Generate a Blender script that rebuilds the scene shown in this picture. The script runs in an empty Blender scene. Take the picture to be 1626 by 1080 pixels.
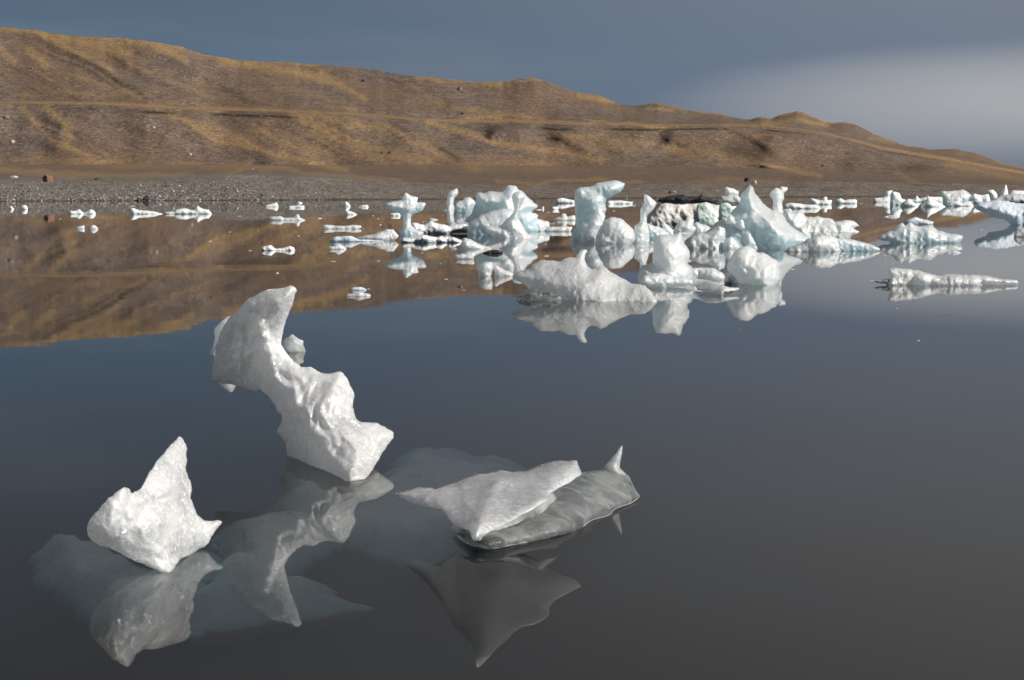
import bpy, bmesh, math, random
import numpy as np
from mathutils import Vector
from mathutils.geometry import delaunay_2d_cdt
from mathutils.bvhtree import BVHTree

SC = bpy.context.scene
COL = SC.collection
R = math.radians

# ------------------------------------------------------------------ camera
CAM_H, FPX, PITCH = 1.5, 2439.0, math.atan(245.0 / 2439.0)
cd = bpy.data.cameras.new('camera'); cam = bpy.data.objects.new('camera', cd); COL.objects.link(cam)
cd.sensor_width = 36.0; cd.lens = 36.0 * FPX / 1626.0; cd.clip_start = 0.05; cd.clip_end = 5000
cam.location = (0, 0, CAM_H); cam.rotation_euler = (R(90) - PITCH, 0, 0)
SC.camera = cam

# ------------------------------------------------------------------ sky, sun, exposure
SUN_AZ, SUN_EL = 116.0, 30.0
W = bpy.data.worlds.new('World'); SC.world = W; W.use_nodes = True
nt = W.node_tree; nt.nodes.clear()
def wn(t, **k):
    n = nt.nodes.new(t)
    for a, b in k.items(): setattr(n, a, b)
    return n
wl = nt.links.new
out = wn('ShaderNodeOutputWorld'); bg = wn('ShaderNodeBackground'); wl(bg.outputs[0], out.inputs[0])
sky = wn('ShaderNodeTexSky'); sky.sky_type = 'NISHITA'; sky.sun_disc = False
sky.sun_elevation = R(SUN_EL); sky.sun_rotation = R(SUN_AZ); sky.air_density = 1.3; sky.dust_density = 1.0
tc = wn('ShaderNodeTexCoord')
def wmath(op, a, b=None, c=None):
    n = wn('ShaderNodeMath', operation=op)
    for i, v in enumerate((a, b, c)):
        if v is None: continue
        if isinstance(v, (int, float)): n.inputs[i].default_value = v
        else: wl(v, n.inputs[i])
    return n.outputs[0]
def wmix(f, a, b):
    n = wn('ShaderNodeMix', data_type='RGBA')
    if isinstance(f, (int, float)): n.inputs[0].default_value = f
    else: wl(f, n.inputs[0])
    for i, v in ((6, a), (7, b)):
        if isinstance(v, tuple): n.inputs[i].default_value = (*v, 1)
        else: wl(v, n.inputs[i])
    return n.outputs[2]
sep = wn('ShaderNodeSeparateXYZ'); wl(tc.outputs['Generated'], sep.inputs[0])
mp = wn('ShaderNodeMapping'); mp.inputs['Scale'].default_value = (2.4, 2.4, 15.0); mp.inputs['Location'].default_value = (0.35, 0.2, 0.1)
wl(tc.outputs['Generated'], mp.inputs[0])
n1 = wn('ShaderNodeTexNoise'); n1.inputs['Scale'].default_value = 1.1; n1.inputs['Detail'].default_value = 5; n1.inputs['Roughness'].default_value = .5
wl(mp.outputs[0], n1.inputs['Vector'])
z = sep.outputs[2]; x = sep.outputs[0]
# cloud deck: slate blue low in the sky, greyer overhead
mr = wn('ShaderNodeMapRange', interpolation_type='SMOOTHSTEP'); wl(z, mr.inputs[0]); mr.inputs[1].default_value = 0.05; mr.inputs[2].default_value = 0.28
xr = wn('ShaderNodeMapRange', interpolation_type='SMOOTHSTEP'); wl(x, xr.inputs[0]); xr.inputs[1].default_value = -0.34; xr.inputs[2].default_value = 0.45
low = wmix(xr.outputs[0], (0.070, 0.126, 0.212), (0.160, 0.202, 0.280))      # greyer towards the sun's side
high = wmix(xr.outputs[0], (0.105, 0.112, 0.128), (0.315, 0.290, 0.275))
deck = wmix(mr.outputs[0], low, high)
nr = wn('ShaderNodeMapRange', interpolation_type='SMOOTHSTEP'); wl(n1.outputs[0], nr.inputs[0]); nr.inputs[1].default_value = 0.42; nr.inputs[2].default_value = 0.68
deck2 = wmix(wmath('MULTIPLY', nr.outputs[0], 0.26), deck, (0.22, 0.25, 0.29))
# the thin bright bank of cloud low over the right-hand hills
dx = wmath('SUBTRACT', x, 0.33); dz = wmath('SUBTRACT', z, 0.050)
e = wmath('ADD', wmath('MULTIPLY', wmath('MULTIPLY', dx, dx), 30.0), wmath('MULTIPLY', wmath('MULTIPLY', dz, dz), 1100.0))
e = wmath('ADD', e, wmath('MULTIPLY', wmath('SUBTRACT', n1.outputs[0], 0.5), 1.3))
er = wn('ShaderNodeMapRange', interpolation_type='SMOOTHSTEP'); wl(e, er.inputs[0])
er.inputs[1].default_value = 1.9; er.inputs[2].default_value = -0.7
deck3 = wmix(wmath('MULTIPLY', er.outputs[0], 0.85), deck2, (0.50, 0.50, 0.51))
skys = wn('ShaderNodeVectorMath', operation='SCALE'); wl(sky.outputs[0], skys.inputs[0]); skys.inputs['Scale'].default_value = 0.10
final = wmix(0.95, skys.outputs[0], deck3)
wl(final, bg.inputs[0]); bg.inputs[1].default_value = 0.80

sd = bpy.data.lights.new('sun', 'SUN'); so = bpy.data.objects.new('sun', sd); COL.objects.link(so)
sd.energy = 4.9; sd.angle = R(0.55); sd.color = (1.0, 0.955, 0.89)
to_sun = Vector((math.cos(R(SUN_EL)) * math.sin(R(SUN_AZ)), math.cos(R(SUN_EL)) * math.cos(R(SUN_AZ)), math.sin(R(SUN_EL))))
so.rotation_euler = to_sun.to_track_quat('Z', 'Y').to_euler(); so.location = to_sun * 50
vs = SC.view_settings; vs.view_transform = 'Standard'; vs.look = 'None'; vs.exposure = 0.28; vs.gamma = 1.0; vs.use_curve_mapping = False
SC.render.engine = 'CYCLES'
cy = SC.cycles; cy.max_bounces = 12; cy.transparent_max_bounces = 12; cy.transmission_bounces = 6; cy.glossy_bounces = 4; cy.diffuse_bounces = 6
cy.use_denoising = True; cy.caustics_reflective = False; cy.caustics_refractive = False; cy.sample_clamp_indirect = 6.0

# ------------------------------------------------------------------ pixel -> place
CP, SP = math.cos(PITCH), math.sin(PITCH)
def dirs(px, py):
    a = (np.asarray(px, float) - 813.0) / FPX; b = (540.0 - np.asarray(py, float)) / FPX
    return a, CP + b * SP, -SP + b * CP
def at(px, py, D):                       # the point D metres out along the ground
    dx, dy, dz = dirs(px, py); s = np.asarray(D, float) / dy
    return np.stack([dx * s, dy * s, CAM_H + dz * s], -1)
def wl_dist(py, zp=0.0):                 # how far out a pixel row meets the level z = zp
    _, dy, dz = dirs(0, py); return (zp - CAM_H) / dz * dy

# ------------------------------------------------------------------ noise
def _h(i, j, k, s):
    n = (i.astype(np.int64) * 374761393 + j.astype(np.int64) * 668265263 + k.astype(np.int64) * 2147483647 + s * 974711) & 0x7fffffff
    n = ((n ^ (n >> 13)) * 1274126177) & 0x7fffffff
    n = ((n ^ (n >> 16)) * 668265263) & 0x7fffffff
    return ((n ^ (n >> 15)) & 0xffff) / 65535.0
def vnoise(x, y, z, s=0):
    x, y, z = np.broadcast_arrays(np.asarray(x, float), np.asarray(y, float), np.asarray(z, float))
    i, j, k = np.floor(x), np.floor(y), np.floor(z); u, v, w = x - i, y - j, z - k
    u, v, w = [q * q * q * (q * (q * 6 - 15) + 10) for q in (u, v, w)]
    r = 0
    for a in (0, 1):
        for b in (0, 1):
            for c in (0, 1):
                r = r + _h(i + a, j + b, k + c, s) * (u if a else 1 - u) * (v if b else 1 - v) * (w if c else 1 - w)
    return r * 2 - 1
def fbm(x, y, z=0.0, s=0, o=4, g=.5):
    r, a, f = 0, 1, 1
    for q in range(o):
        r = r + a * vnoise(np.asarray(x) * f + q * 7.3, np.asarray(y) * f, np.asarray(z) * f, s + q); a *= g; f *= 2.03
    return r
def worley(x, y, s=0, flat=False):
    x = np.asarray(x, float); y = np.asarray(y, float); i, j = np.floor(x), np.floor(y); best = np.full(x.shape, 9.0)
    for a in (-1, 0, 1):
        for b in (-1, 0, 1):
            ci, cj = i + a, j + b; z = np.zeros_like(ci)
            qx = ci + _h(ci, cj, z, s); qy = cj + _h(ci, cj, z + 1, s)
            if flat: ex, ey = qx - x, qy - y; best = np.minimum(best, (np.abs(.87 * ex + .5 * ey) + np.abs(.87 * ey - .5 * ex)) ** 2)
            else: best = np.minimum(best, (qx - x) ** 2 + (qy - y) ** 2)
    return np.sqrt(best)

# ------------------------------------------------------------------ materials
MATS = {}
def newmat(name):
    m = bpy.data.materials.new(name); m.use_nodes = True; m.node_tree.nodes.clear(); MATS[name] = m
    t = m.node_tree
    class B: pass
    b = B(); b.m = m
    def N(ty, ins=None, **k):
        n = t.nodes.new(ty)
        for a, v in k.items(): setattr(n, a, v)
        for a, v in (ins or {}).items():
            if isinstance(v, bpy.types.NodeSocket): t.links.new(v, n.inputs[a])
            elif isinstance(v, tuple) and len(v) == 3 and n.inputs[a].type == 'RGBA': n.inputs[a].default_value = (*v, 1)
            else: n.inputs[a].default_value = v
        return n
    b.N = N
    b.math = lambda op, x, y=0.0, z=0.0: N('ShaderNodeMath', {0: x, 1: y, 2: z}, operation=op).outputs[0]
    b.mix = lambda f, x, y: N('ShaderNodeMix', {0: f, 6: x, 7: y}, data_type='RGBA').outputs[2]
    b.rng = lambda v, a, c, lo=0.0, hi=1.0: N('ShaderNodeMapRange', {0: v, 1: a, 2: c, 3: lo, 4: hi}, interpolation_type='SMOOTHSTEP').outputs[0]
    def noise(vec, sc, det=4, ro=.55, dist=0.0): return N('ShaderNodeTexNoise', {'Vector': vec, 'Scale': sc, 'Detail': det, 'Roughness': ro, 'Distortion': dist}).outputs[0]
    b.noise = noise
    b.pos = N('ShaderNodeNewGeometry')
    b.out = N('ShaderNodeOutputMaterial')
    b.link = t.links.new
    return b

def ice_mat(name, crust, dense_shade, k, rough=.35, sss=.8, sr=.2, dirt=0.0, dirtcol=(.10, .095, .09), bump=1.0, spec=.5, dens_amt=.7, grain=0.0, facet=0.0, fk=70.0, glass=0.0, trl=0.0, tcol=(.97, .975, .98), srgb=(.8, .95, 1.0), wash=.5):
    """k: how fine the features are in 1/m; sr: how far light travels inside, in m; facet: crystal faces that glint"""
    b = newmat(name); P = b.pos.outputs['Position']
    nz = b.N('ShaderNodeSeparateXYZ', {0: b.pos.outputs['Normal']}).outputs[2]
    big = b.noise(P, k * 1.1, 3, .55); mid = b.noise(P, k * 5, 5, .62); fine = b.noise(P, k * 30, 3, .6)
    # weathered white crust on what faces up, denser ice with painted blue shade on steep and undercut faces
    f = b.math('ADD', b.rng(nz, -.6, .5), b.math('MULTIPLY', b.math('SUBTRACT', big, .5), 1.3))
    wz = b.N('ShaderNodeSeparateXYZ', {0: P}).outputs[2]
    f = b.math('ADD', f, b.math('MULTIPLY', b.math('SUBTRACT', b.rng(wz, .02, 1.1 / max(k, 1.0)), .75), wash))   # wave-washed foot has lost its crust
    f = b.rng(f, .0, .9)
    f = b.math('SUBTRACT', 1.0, b.math('MULTIPLY', b.math('SUBTRACT', 1.0, f), dens_amt))
    col = b.mix(f, dense_shade, crust)
    if grain:
        gm = b.noise(P, k * 7, 6, .72); col = b.mix(b.rng(gm, .50, .70, 0, grain), col, tuple(c * .55 for c in dense_shade))
        gm2 = b.noise(P, k * 26, 4, .7); col = b.mix(b.rng(gm2, .52, .66, 0, grain), col, tuple(c * .6 for c in dense_shade))
    if facet:                                # convex edges whitened: bubbly thin ice, with lit rims painted in
        col = b.mix(b.rng(b.pos.outputs['Pointiness'], .50, .56, 0, .8), col, (.98, .98, .98))
    if dirt:
        dn = b.noise(P, k * 14, 5, .7); dm = b.noise(P, k * 1.7, 3, .5)
        col = b.mix(b.math('MULTIPLY', b.rng(dn, .50, .62), b.rng(dm, .60 - .3 * dirt, .80 - .3 * dirt, 0, .9)), col, dirtcol)
    vor = b.N('ShaderNodeTexVoronoi', {'Vector': P, 'Scale': k * 9.0}, feature='F1').outputs[0]
    hgt = b.math('ADD', b.math('MULTIPLY', mid, .7), b.math('ADD', b.math('MULTIPLY', fine, .16), b.math('MULTIPLY', vor, .25)))
    if glass:
        rg = b.N('ShaderNodeTexNoise', {'Vector': P, 'Scale': 11.0, 'Detail': 5, 'Roughness': .55}, noise_type='RIDGED_MULTIFRACTAL').outputs[0]
        hgt = b.math('ADD', hgt, b.math('MULTIPLY', rg, .8))
    nrm = b.N('ShaderNodeBump', {'Height': hgt, 'Strength': .5 * bump, 'Distance': .2 / k}).outputs[0]
    nrm0 = nrm; wetm = .8
    if facet:
        cell = b.N('ShaderNodeTexVoronoi', {'Vector': P, 'Scale': fk}, feature='F1').outputs['Color']
        off = b.N('ShaderNodeVectorMath', {0: cell, 1: (.5, .5, .5)}, operation='SUBTRACT').outputs[0]
        wetm = b.rng(b.noise(P, k * .9, 3, .5), .40, .60, .12, 1.0)   # wet, smooth patches between crystalline ones
        off = b.N('ShaderNodeVectorMath', {0: off, 'Scale': b.math('MULTIPLY', wetm, facet)}, operation='SCALE').outputs[0]
        off2 = b.N('ShaderNodeVectorMath', {0: off, 'Scale': .10}, operation='SCALE').outputs[0]
        nrm0 = b.N('ShaderNodeVectorMath', {0: b.N('ShaderNodeVectorMath', {0: nrm, 1: off2}, operation='ADD').outputs[0]}, operation='NORMALIZE').outputs[0]
        nrm = b.N('ShaderNodeVectorMath', {0: b.N('ShaderNodeVectorMath', {0: nrm, 1: off}, operation='ADD').outputs[0]}, operation='NORMALIZE').outputs[0]
    pr = b.N('ShaderNodeBsdfPrincipled', {'Base Color': col, 'Roughness': b.rng(fine, .3, .7, rough * .6, rough * 1.4), 'IOR': 1.31,
             'Subsurface Weight': sss, 'Subsurface Radius': srgb, 'Subsurface Scale': sr, 'Specular IOR Level': spec, 'Normal': nrm0, 'Coat Weight': 1.0 if facet else 0.0, 'Coat Roughness': b.math('MULTIPLY', wetm, .26), 'Coat IOR': 1.45, 'Coat Normal': nrm})
    res = pr.outputs[0]
    if facet:                      # faces of single crystals that catch the sun
        res = b.N('ShaderNodeMixShader', {0: .07 if glass else .04, 1: res, 2: b.N('ShaderNodeBsdfGlossy', {'Color': (1.0, 1.0, 1.0), 'Roughness': .20, 'Normal': nrm}).outputs[0]}).outputs[0]
    if trl: res = b.N('ShaderNodeMixShader', {0: trl, 1: res, 2: b.N('ShaderNodeBsdfTranslucent', {'Color': tcol, 'Normal': nrm0}).outputs[0]}).outputs[0]
    if glass:                                # clear patches between the bubbly white ones
        gl = b.N('ShaderNodeBsdfPrincipled', {'Base Color': (.93, .96, .97), 'Roughness': .22, 'IOR': 1.31, 'Transmission Weight': 1.0, 'Normal': nrm}).outputs[0]
        gm = b.math('ADD', b.math('MULTIPLY', b.noise(P, 16, 5, .7), .35), b.math('MULTIPLY', b.noise(P, 5.5, 4, .55), .72))
        res = b.N('ShaderNodeMixShader', {0: b.rng(gm, .50, .70, .06, glass), 1: res, 2: gl}).outputs[0]
    b.link(res, b.out.inputs[0]); return b.m

ice_mat('ice_near', (.945, .955, .965), (.82, .86, .89), 9.0, rough=.22, sss=.3, sr=.06, srgb=(1.0, 1.0, 1.0), bump=.7, spec=.7, dens_amt=.75, grain=.12, facet=1.6, fk=72, wash=.1, glass=.48, trl=.40)
ice_mat('ice_slab', (.94, .95, .97), (.86, .89, .94), 9.0, rough=.22, sss=.25, sr=.06, srgb=(1.0, 1.0, 1.0), bump=.5, spec=.7, dens_amt=.4, grain=.05, facet=1.3, fk=72, wash=.1, glass=.06, trl=.44, tcol=(.96, .97, .985))
ice_mat('ice_mid', (.95, .96, .965), (.76, .87, .915), 1.6, rough=.30, sss=.4, sr=.15, bump=.7, dens_amt=.75, grain=.05, facet=.6, fk=18, trl=.46, tcol=(.90, .955, .975))
ice_mat('ice_blue', (.95, .96, .97), (.50, .73, .82), 1.2, rough=.28, sss=.4, sr=.2, bump=.6, dens_amt=.9, grain=.04, facet=.5, fk=14, trl=.46, tcol=(.81, .925, .965))
ice_mat('ice_grain', (.94, .95, .955), (.80, .87, .89), 3.2, rough=.28, sss=.4, sr=.12, trl=.46, tcol=(.94, .965, .975), bump=.9, dens_amt=.6, dirt=.22, dirtcol=(.34, .36, .37), grain=.22, facet=.5, fk=26)
ice_mat('ice_far', (.92, .94, .95), (.72, .84, .88), .8, rough=.4, sss=.2, sr=.2, trl=.3, tcol=(.88, .95, .97), bump=.4, dens_amt=.6)
ice_mat('ice_dirty', (.74, .72, .70), (.46, .50, .50), 2.4, rough=.45, sss=.3, bump=1.0, dirt=.8, dirtcol=(.12, .105, .095))
ice_mat('ice_speckled', (.78, .80, .82), (.52, .62, .67), 3.0, rough=.35, sss=.4, sr=.1, bump=1.0, dirt=.75, dirtcol=(.07, .075, .08), facet=.4, fk=20)
ice_mat('ice_grey', (.46, .47, .49), (.32, .35, .38), 2.4, rough=.4, sss=.2, bump=.8, dirt=.4)
ice_mat('ice_green', (.50, .58, .56), (.26, .37, .355), 2.4, rough=.25, sss=.6, bump=.4, dens_amt=.9)
ice_mat('ice_black', (.030, .030, .032), (.018, .018, .02), 3.0, rough=.55, sss=0, bump=1.2, dens_amt=.6)
ice_mat('ice_slate', (.78, .85, .92), (.62, .72, .82), 1.6, rough=.3, sss=.2, sr=.1, bump=.6, trl=.35, tcol=(.80, .90, .97))
ice_mat('ice_submerged', (.93, .97, .95), (.74, .85, .83), 3.0, rough=.6, sss=0, bump=.6, spec=.1, dirt=.2, dirtcol=(.25, .28, .28), grain=.3)

# clear ice: fine bubbles and faint milky veins in glassy ice
def clear_mat(name, lo, hi, milk):
    b = newmat(name); P = b.pos.outputs['Position']
    veins = b.noise(P, 6, 5, .6, .4); fine = b.noise(P, 150, 3, .65)
    bp = b.N('ShaderNodeBump', {'Height': b.math('ADD', b.noise(P, 14, 5, .6), b.math('MULTIPLY', fine, .30)), 'Strength': .35, 'Distance': .02}).outputs[0]
    gl = b.N('ShaderNodeBsdfPrincipled', {'Base Color': (.90, .95, .95), 'Roughness': .12, 'IOR': 1.31, 'Transmission Weight': 1.0, 'Normal': bp})
    ml = b.N('ShaderNodeBsdfPrincipled', {'Base Color': milk, 'Roughness': .16, 'IOR': 1.31, 'Specular IOR Level': 1.0, 'Subsurface Weight': .5, 'Subsurface Radius': (1.0, 1.0, 1.0), 'Subsurface Scale': .04, 'Normal': bp})
    mf = b.math('ADD', b.rng(veins, .40, .62, lo, hi), b.rng(fine, .55, .68, 0, .22))
    mm = b.N('ShaderNodeMixShader', {0: .5, 1: ml.outputs[0], 2: b.N('ShaderNodeBsdfTranslucent', {'Color': (.93, .96, .95), 'Normal': bp}).outputs[0]}).outputs[0]
    b.link(b.N('ShaderNodeMixShader', {0: mf, 1: gl.outputs[0], 2: mm}).outputs[0], b.out.inputs[0])
clear_mat('ice_clear', .08, .42, (.78, .82, .82))
clear_mat('ice_milky', .45, .75, (.84, .88, .88))

# water: mirror by Fresnel over clear-to-silty water that absorbs with depth
b = newmat('lake_water'); P = b.pos.outputs['Position']
sx = b.N('ShaderNodeSeparateXYZ', {0: P})
rp = at(752, 935, wl_dist(935))
ddx = b.math('SUBTRACT', sx.outputs[0], float(rp[0])); ddy = b.math('SUBTRACT', sx.outputs[1], float(rp[1]))
rr = b.math('SQRT', b.math('ADD', b.math('MULTIPLY', ddx, ddx), b.math('MULTIPLY', ddy, ddy)))
ring = b.math('MULTIPLY', b.math('SINE', b.math('MULTIPLY', rr, 150.0)), b.rng(b.math('ABSOLUTE', b.math('SUBTRACT', rr, .125)), .045, .0))
mpv = b.N('ShaderNodeMapping', {0: P, 'Scale': (.55, 1.0, 1.0)}).outputs[0]
swell = b.noise(mpv, .9, 2, .5); rip = b.noise(mpv, 5.0, 2, .5)
hh = b.math('ADD', b.math('MULTIPLY', swell, .0009), b.math('ADD', b.math('MULTIPLY', b.math('MULTIPLY', rip, b.rng(b.noise(mpv, .22, 3, .6), .45, .65, .15, 1.0)), .00028), b.math('MULTIPLY', ring, .00010)))
bp = b.N('ShaderNodeBump', {'Height': hh, 'Strength': 1.0, 'Distance': 1.0}).outputs[0]
fr = b.N('ShaderNodeFresnel', {'IOR': 1.33, 'Normal': bp}).outputs[0]
tr = b.N('ShaderNodeBsdfTransparent', {'Color': (.96, .98, .98)}).outputs[0]
gs = b.N('ShaderNodeBsdfGlossy', {'Color': (1, 1, 1), 'Roughness': .012, 'Normal': bp}).outputs[0]
b.link(b.N('ShaderNodeMixShader', {0: fr, 1: tr, 2: gs}).outputs[0], b.out.inputs[0])
va = b.N('ShaderNodeVolumeAbsorption', {'Color': (.35, .68, .70), 'Density': 1.0}).outputs[0]
vsn = b.N('ShaderNodeVolumeScatter', {'Color': (1.0, .72, .67), 'Density': 2.0, 'Anisotropy': .0}).outputs[0]
b.link(b.N('ShaderNodeAddShader', {0: va, 1: vsn}).outputs[0], b.out.inputs['Volume'])

# hillside: scree, heath and dry grass; how much grass grows where is stored on the mesh
b = newmat('hillside'); P = b.pos.outputs['Position']
ga = b.N('ShaderNodeAttribute', attribute_name='grass').outputs['Fac']
be = b.N('ShaderNodeAttribute', attribute_name='beach').outputs['Fac']
dk = b.N('ShaderNodeAttribute', attribute_name='turf_shade').outputs['Fac']
n1_ = b.noise(P, .022, 5, .6); n2_ = b.noise(P, .15, 7, .68); n3_ = b.noise(P, .5, 6, .78); n4_ = b.noise(P, 2.4, 3, .7)
scree = b.mix(b.rng(n2_, .35, .68), (0.124, 0.090, 0.072), (0.188, 0.142, 0.114))
scree = b.mix(b.rng(n1_, .40, .62, 0, .75), scree, (0.182, 0.118, 0.076))
scree = b.mix(b.rng(n3_, .52, .66, 0, .6), scree, (0.055, 0.043, 0.037))
scree = b.mix(b.rng(n4_, .62, .76, 0, .5), scree, (0.207, 0.186, 0.166))
grass = b.mix(b.rng(n2_, .35, .65), (0.338, 0.221, 0.099), (0.235, 0.150, 0.075))
grass = b.mix(b.rng(n3_, .50, .70, 0, .6), grass, (0.432, 0.291, 0.137))
gf = b.math('ADD', ga, b.math('ADD', b.math('MULTIPLY', b.math('SUBTRACT', n2_, .5), 1.3), b.math('MULTIPLY', b.math('SUBTRACT', n3_, .5), .8)))
land = b.mix(b.rng(gf, .12, .95), scree, grass)
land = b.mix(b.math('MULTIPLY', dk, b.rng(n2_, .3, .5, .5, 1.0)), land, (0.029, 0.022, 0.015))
vg = b.N('ShaderNodeTexVoronoi', {'Vector': P, 'Scale': 5.5}, feature='F1').outputs['Color']
vgb = b.N('ShaderNodeSeparateColor', {0: vg}).outputs[0]
grav = b.mix(b.rng(vgb, 0.0, 1.0), (0.122, 0.104, 0.090), (0.262, 0.228, 0.198))
grav = b.mix(b.rng(vgb, .90, .97), grav, (0.353, 0.336, 0.311))
grav = b.mix(b.rng(n2_, .45, .70, 0, .45), grav, (0.113, 0.088, 0.067))
land = b.mix(b.rng(b.math('ADD', be, b.math('MULTIPLY', b.math('SUBTRACT', n2_, .5), .8)), .3, .7), land, grav)
wet = b.rng(b.N('ShaderNodeSeparateXYZ', {0: P}).outputs[2], .16, .05)
land = b.mix(b.math('MULTIPLY', wet, .62), land, (0.029, 0.025, 0.023))
bp = b.N('ShaderNodeBump', {'Height': b.math('ADD', b.math('MULTIPLY', n3_, .5), b.math('MULTIPLY', n4_, .22)), 'Strength': .75, 'Distance': 1.6}).outputs[0]
spk = b.N('ShaderNodeSeparateColor', {0: b.N('ShaderNodeTexVoronoi', {'Vector': P, 'Scale': .95, 'Randomness': 1.0}, feature='F1').outputs['Color']}).outputs[0]
land = b.mix(b.math('MULTIPLY', b.rng(spk, .84, .90, 0, .38), b.rng(be, .7, .3)), land, (.045, .036, .030))
land = b.mix(b.math('MULTIPLY', b.rng(spk, .10, .04, 0, .40), b.rng(be, .7, .3)), land, (.30, .255, .205))
n5_ = b.noise(P, .7, 5, .85)
land = b.N('ShaderNodeMix', {0: 1.0, 6: land, 7: b.N('ShaderNodeCombineColor', {i: b.rng(n5_, .34, .66, .58, 1.14) for i in range(3)}).outputs[0]}, data_type='RGBA', blend_type='MULTIPLY').outputs[2]
b.link(b.N('ShaderNodeBsdfPrincipled', {'Base Color': land, 'Roughness': .95, 'Specular IOR Level': .15, 'Normal': bp}).outputs[0], b.out.inputs[0])

def rock_mat(name, c1, c2, k=3.0):
    b = newmat(name); P = b.N('ShaderNodeTexCoord').outputs['Object']
    n = b.noise(P, k, 6, .65); n2 = b.noise(P, k * 5, 4, .6)
    col = b.mix(b.rng(n, .35, .65), c1, c2); col = b.mix(b.rng(n2, .6, .75, 0, .4), col, tuple(min(1, c * 1.7) for c in c2))
    bp = b.N('ShaderNodeBump', {'Height': n2, 'Strength': .6, 'Distance': .1}).outputs[0]
    b.link(b.N('ShaderNodeBsdfPrincipled', {'Base Color': col, 'Roughness': .85, 'Normal': bp}).outputs[0], b.out.inputs[0])
rock_mat('rock_red', (.12, .055, .035), (.24, .12, .08), 1.2)
rock_mat('rock_dark', (.028, .03, .028), (.06, .06, .058))
rock_mat('rock_grey', (.10, .09, .082), (.20, .18, .165))
rock_mat('rock_pale', (.30, .28, .25), (.44, .41, .38))
b = newmat('pebble'); rnd = b.N('ShaderNodeAttribute', attribute_name='tone').outputs['Fac']
col = b.mix(b.rng(rnd, 0, .8), (.06, .053, .048), (.21, .19, .172)); col = b.mix(b.rng(rnd, .93, .98), col, (.42, .40, .37))
b.link(b.N('ShaderNodeBsdfPrincipled', {'Base Color': col, 'Roughness': .85}).outputs[0], b.out.inputs[0])
rock_mat('lake_silt', (.07, .062, .055), (.10, .09, .08), .6)

# ------------------------------------------------------------------ object helpers
def mesh_obj(name, V, F, mat, loc=(0, 0, 0), smooth=True, parent=None):
    me = bpy.data.meshes.new(name)
    V = np.asarray(V, np.float32) - np.asarray(loc, np.float32); F = np.asarray(F, np.int32)
    n = F.shape[1]
    me.vertices.add(len(V)); me.vertices.foreach_set('co', V.ravel())
    me.loops.add(F.size); me.loops.foreach_set('vertex_index', F.ravel())
    me.polygons.add(len(F)); me.polygons.foreach_set('loop_start', np.arange(0, F.size, n, dtype=np.int32))
    me.update(calc_edges=True)
    me.polygons.foreach_set('use_smooth', np.full(len(F), smooth)); me.materials.append(MATS[mat])
    o = bpy.data.objects.new(name, me); COL.objects.link(o)
    if parent is not None: o.parent = parent
    else: o.location = loc
    return o
def tag(o, label=None, cat=None, group=None, kind=None):
    for k, v in (('label', label), ('category', cat), ('group', group), ('kind', kind)):
        if v: o[k] = v
    return o

# ------------------------------------------------------------------ the land
def dist_px(qx, qy, P_, asp=1.0):
    best = np.full(qx.shape, 1e9)
    for (ax, ay), (bx, by) in zip(P_[:-1], P_[1:]):
        ex, ey = bx - ax, by - ay; L2 = ex * ex + ey * ey
        s = np.clip(((qx - ax) * ex + (qy - ay) * ey) / L2, 0, 1)
        best = np.minimum(best, (qx - ax - ex * s) ** 2 + (qy - ay - ey * s) ** 2)
    return np.sqrt(best)
def tab(x, *p):
    a = np.array(p, float).reshape(-1, 2); return np.interp(x, a[:, 0], a[:, 1])
def smooth_tab(x, *p):
    xs = np.arange(-700, 2400, 2.0); y = tab(xs, *p); k = np.hanning(15); k /= k.sum()
    return np.interp(x, xs, np.convolve(np.pad(y, 7, 'edge'), k, 'valid'))
PX = np.concatenate([np.arange(-620, -20, 12.0), np.arange(-20, 1650, 3.2), np.arange(1650, 2240, 12.0)])
y_shore = smooth_tab(PX, -700, 322, 0, 320, 300, 318.6, 600, 317.2, 1080, 314.6, 1400, 312.2, 1626, 310.6, 2300, 308)
y_beach = smooth_tab(PX, -700, 288, 0, 287, 150, 289.5, 250, 287, 320, 281, 400, 277.5, 480, 281, 600, 288, 800, 294.5, 1000, 293, 1100, 290, 1300, 288, 1626, 294, 2300, 296)
y_foot = smooth_tab(PX, -700, 258, 0, 262, 600, 262, 900, 264, 1200, 267, 1400, 275, 1626, 286, 2300, 291)
y_terr = smooth_tab(PX, -700, 158, 0, 165, 150, 167, 260, 173, 300, 175, 420, 178, 560, 184, 690, 194, 780, 196, 900, 199, 1060, 202, 1150, 201, 1220, 203, 1300, 212, 1400, 238, 1500, 255, 1626, 278, 2300, 289)
y_top = tab(PX, -700, 62, -300, 46, -100, 40, 0, 43, 60, 49, 110, 57, 150, 59, 200, 61, 240, 66, 290, 75, 320, 86, 345, 90, 370, 95, 410, 98, 450, 99, 500, 102, 540, 106, 560, 107, 600, 112, 640, 119, 700, 124, 760, 131, 800, 129, 830, 124.5, 850, 124, 870, 130, 910, 146, 950, 151, 985, 166, 1010, 168, 1030, 164.5, 1045, 164, 1060, 167, 1100, 176, 1150, 182, 1180, 189, 1192, 189.5, 1207, 186, 1225, 188, 1245, 181, 1262, 177, 1266, 176, 1285, 182.5, 1310, 194, 1345, 194, 1360, 199, 1400, 218, 1440, 231, 1480, 237, 1520, 237, 1550, 243, 1600, 261, 1626, 266, 1700, 277, 1850, 288, 2300, 289.5)
y_top = y_top + 0.8 * fbm(PX * .09, 3.3, 0, 5, 3)
d_sh = wl_dist(y_shore)
u = PX / 100.0
d_be = d_sh + 36 + 4 * fbm(u * .9, 1.0, 0, 1, 3)
d_fo = d_sh + 430 + 14 * fbm(u * .7, 2.0, 0, 2, 3)
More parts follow.
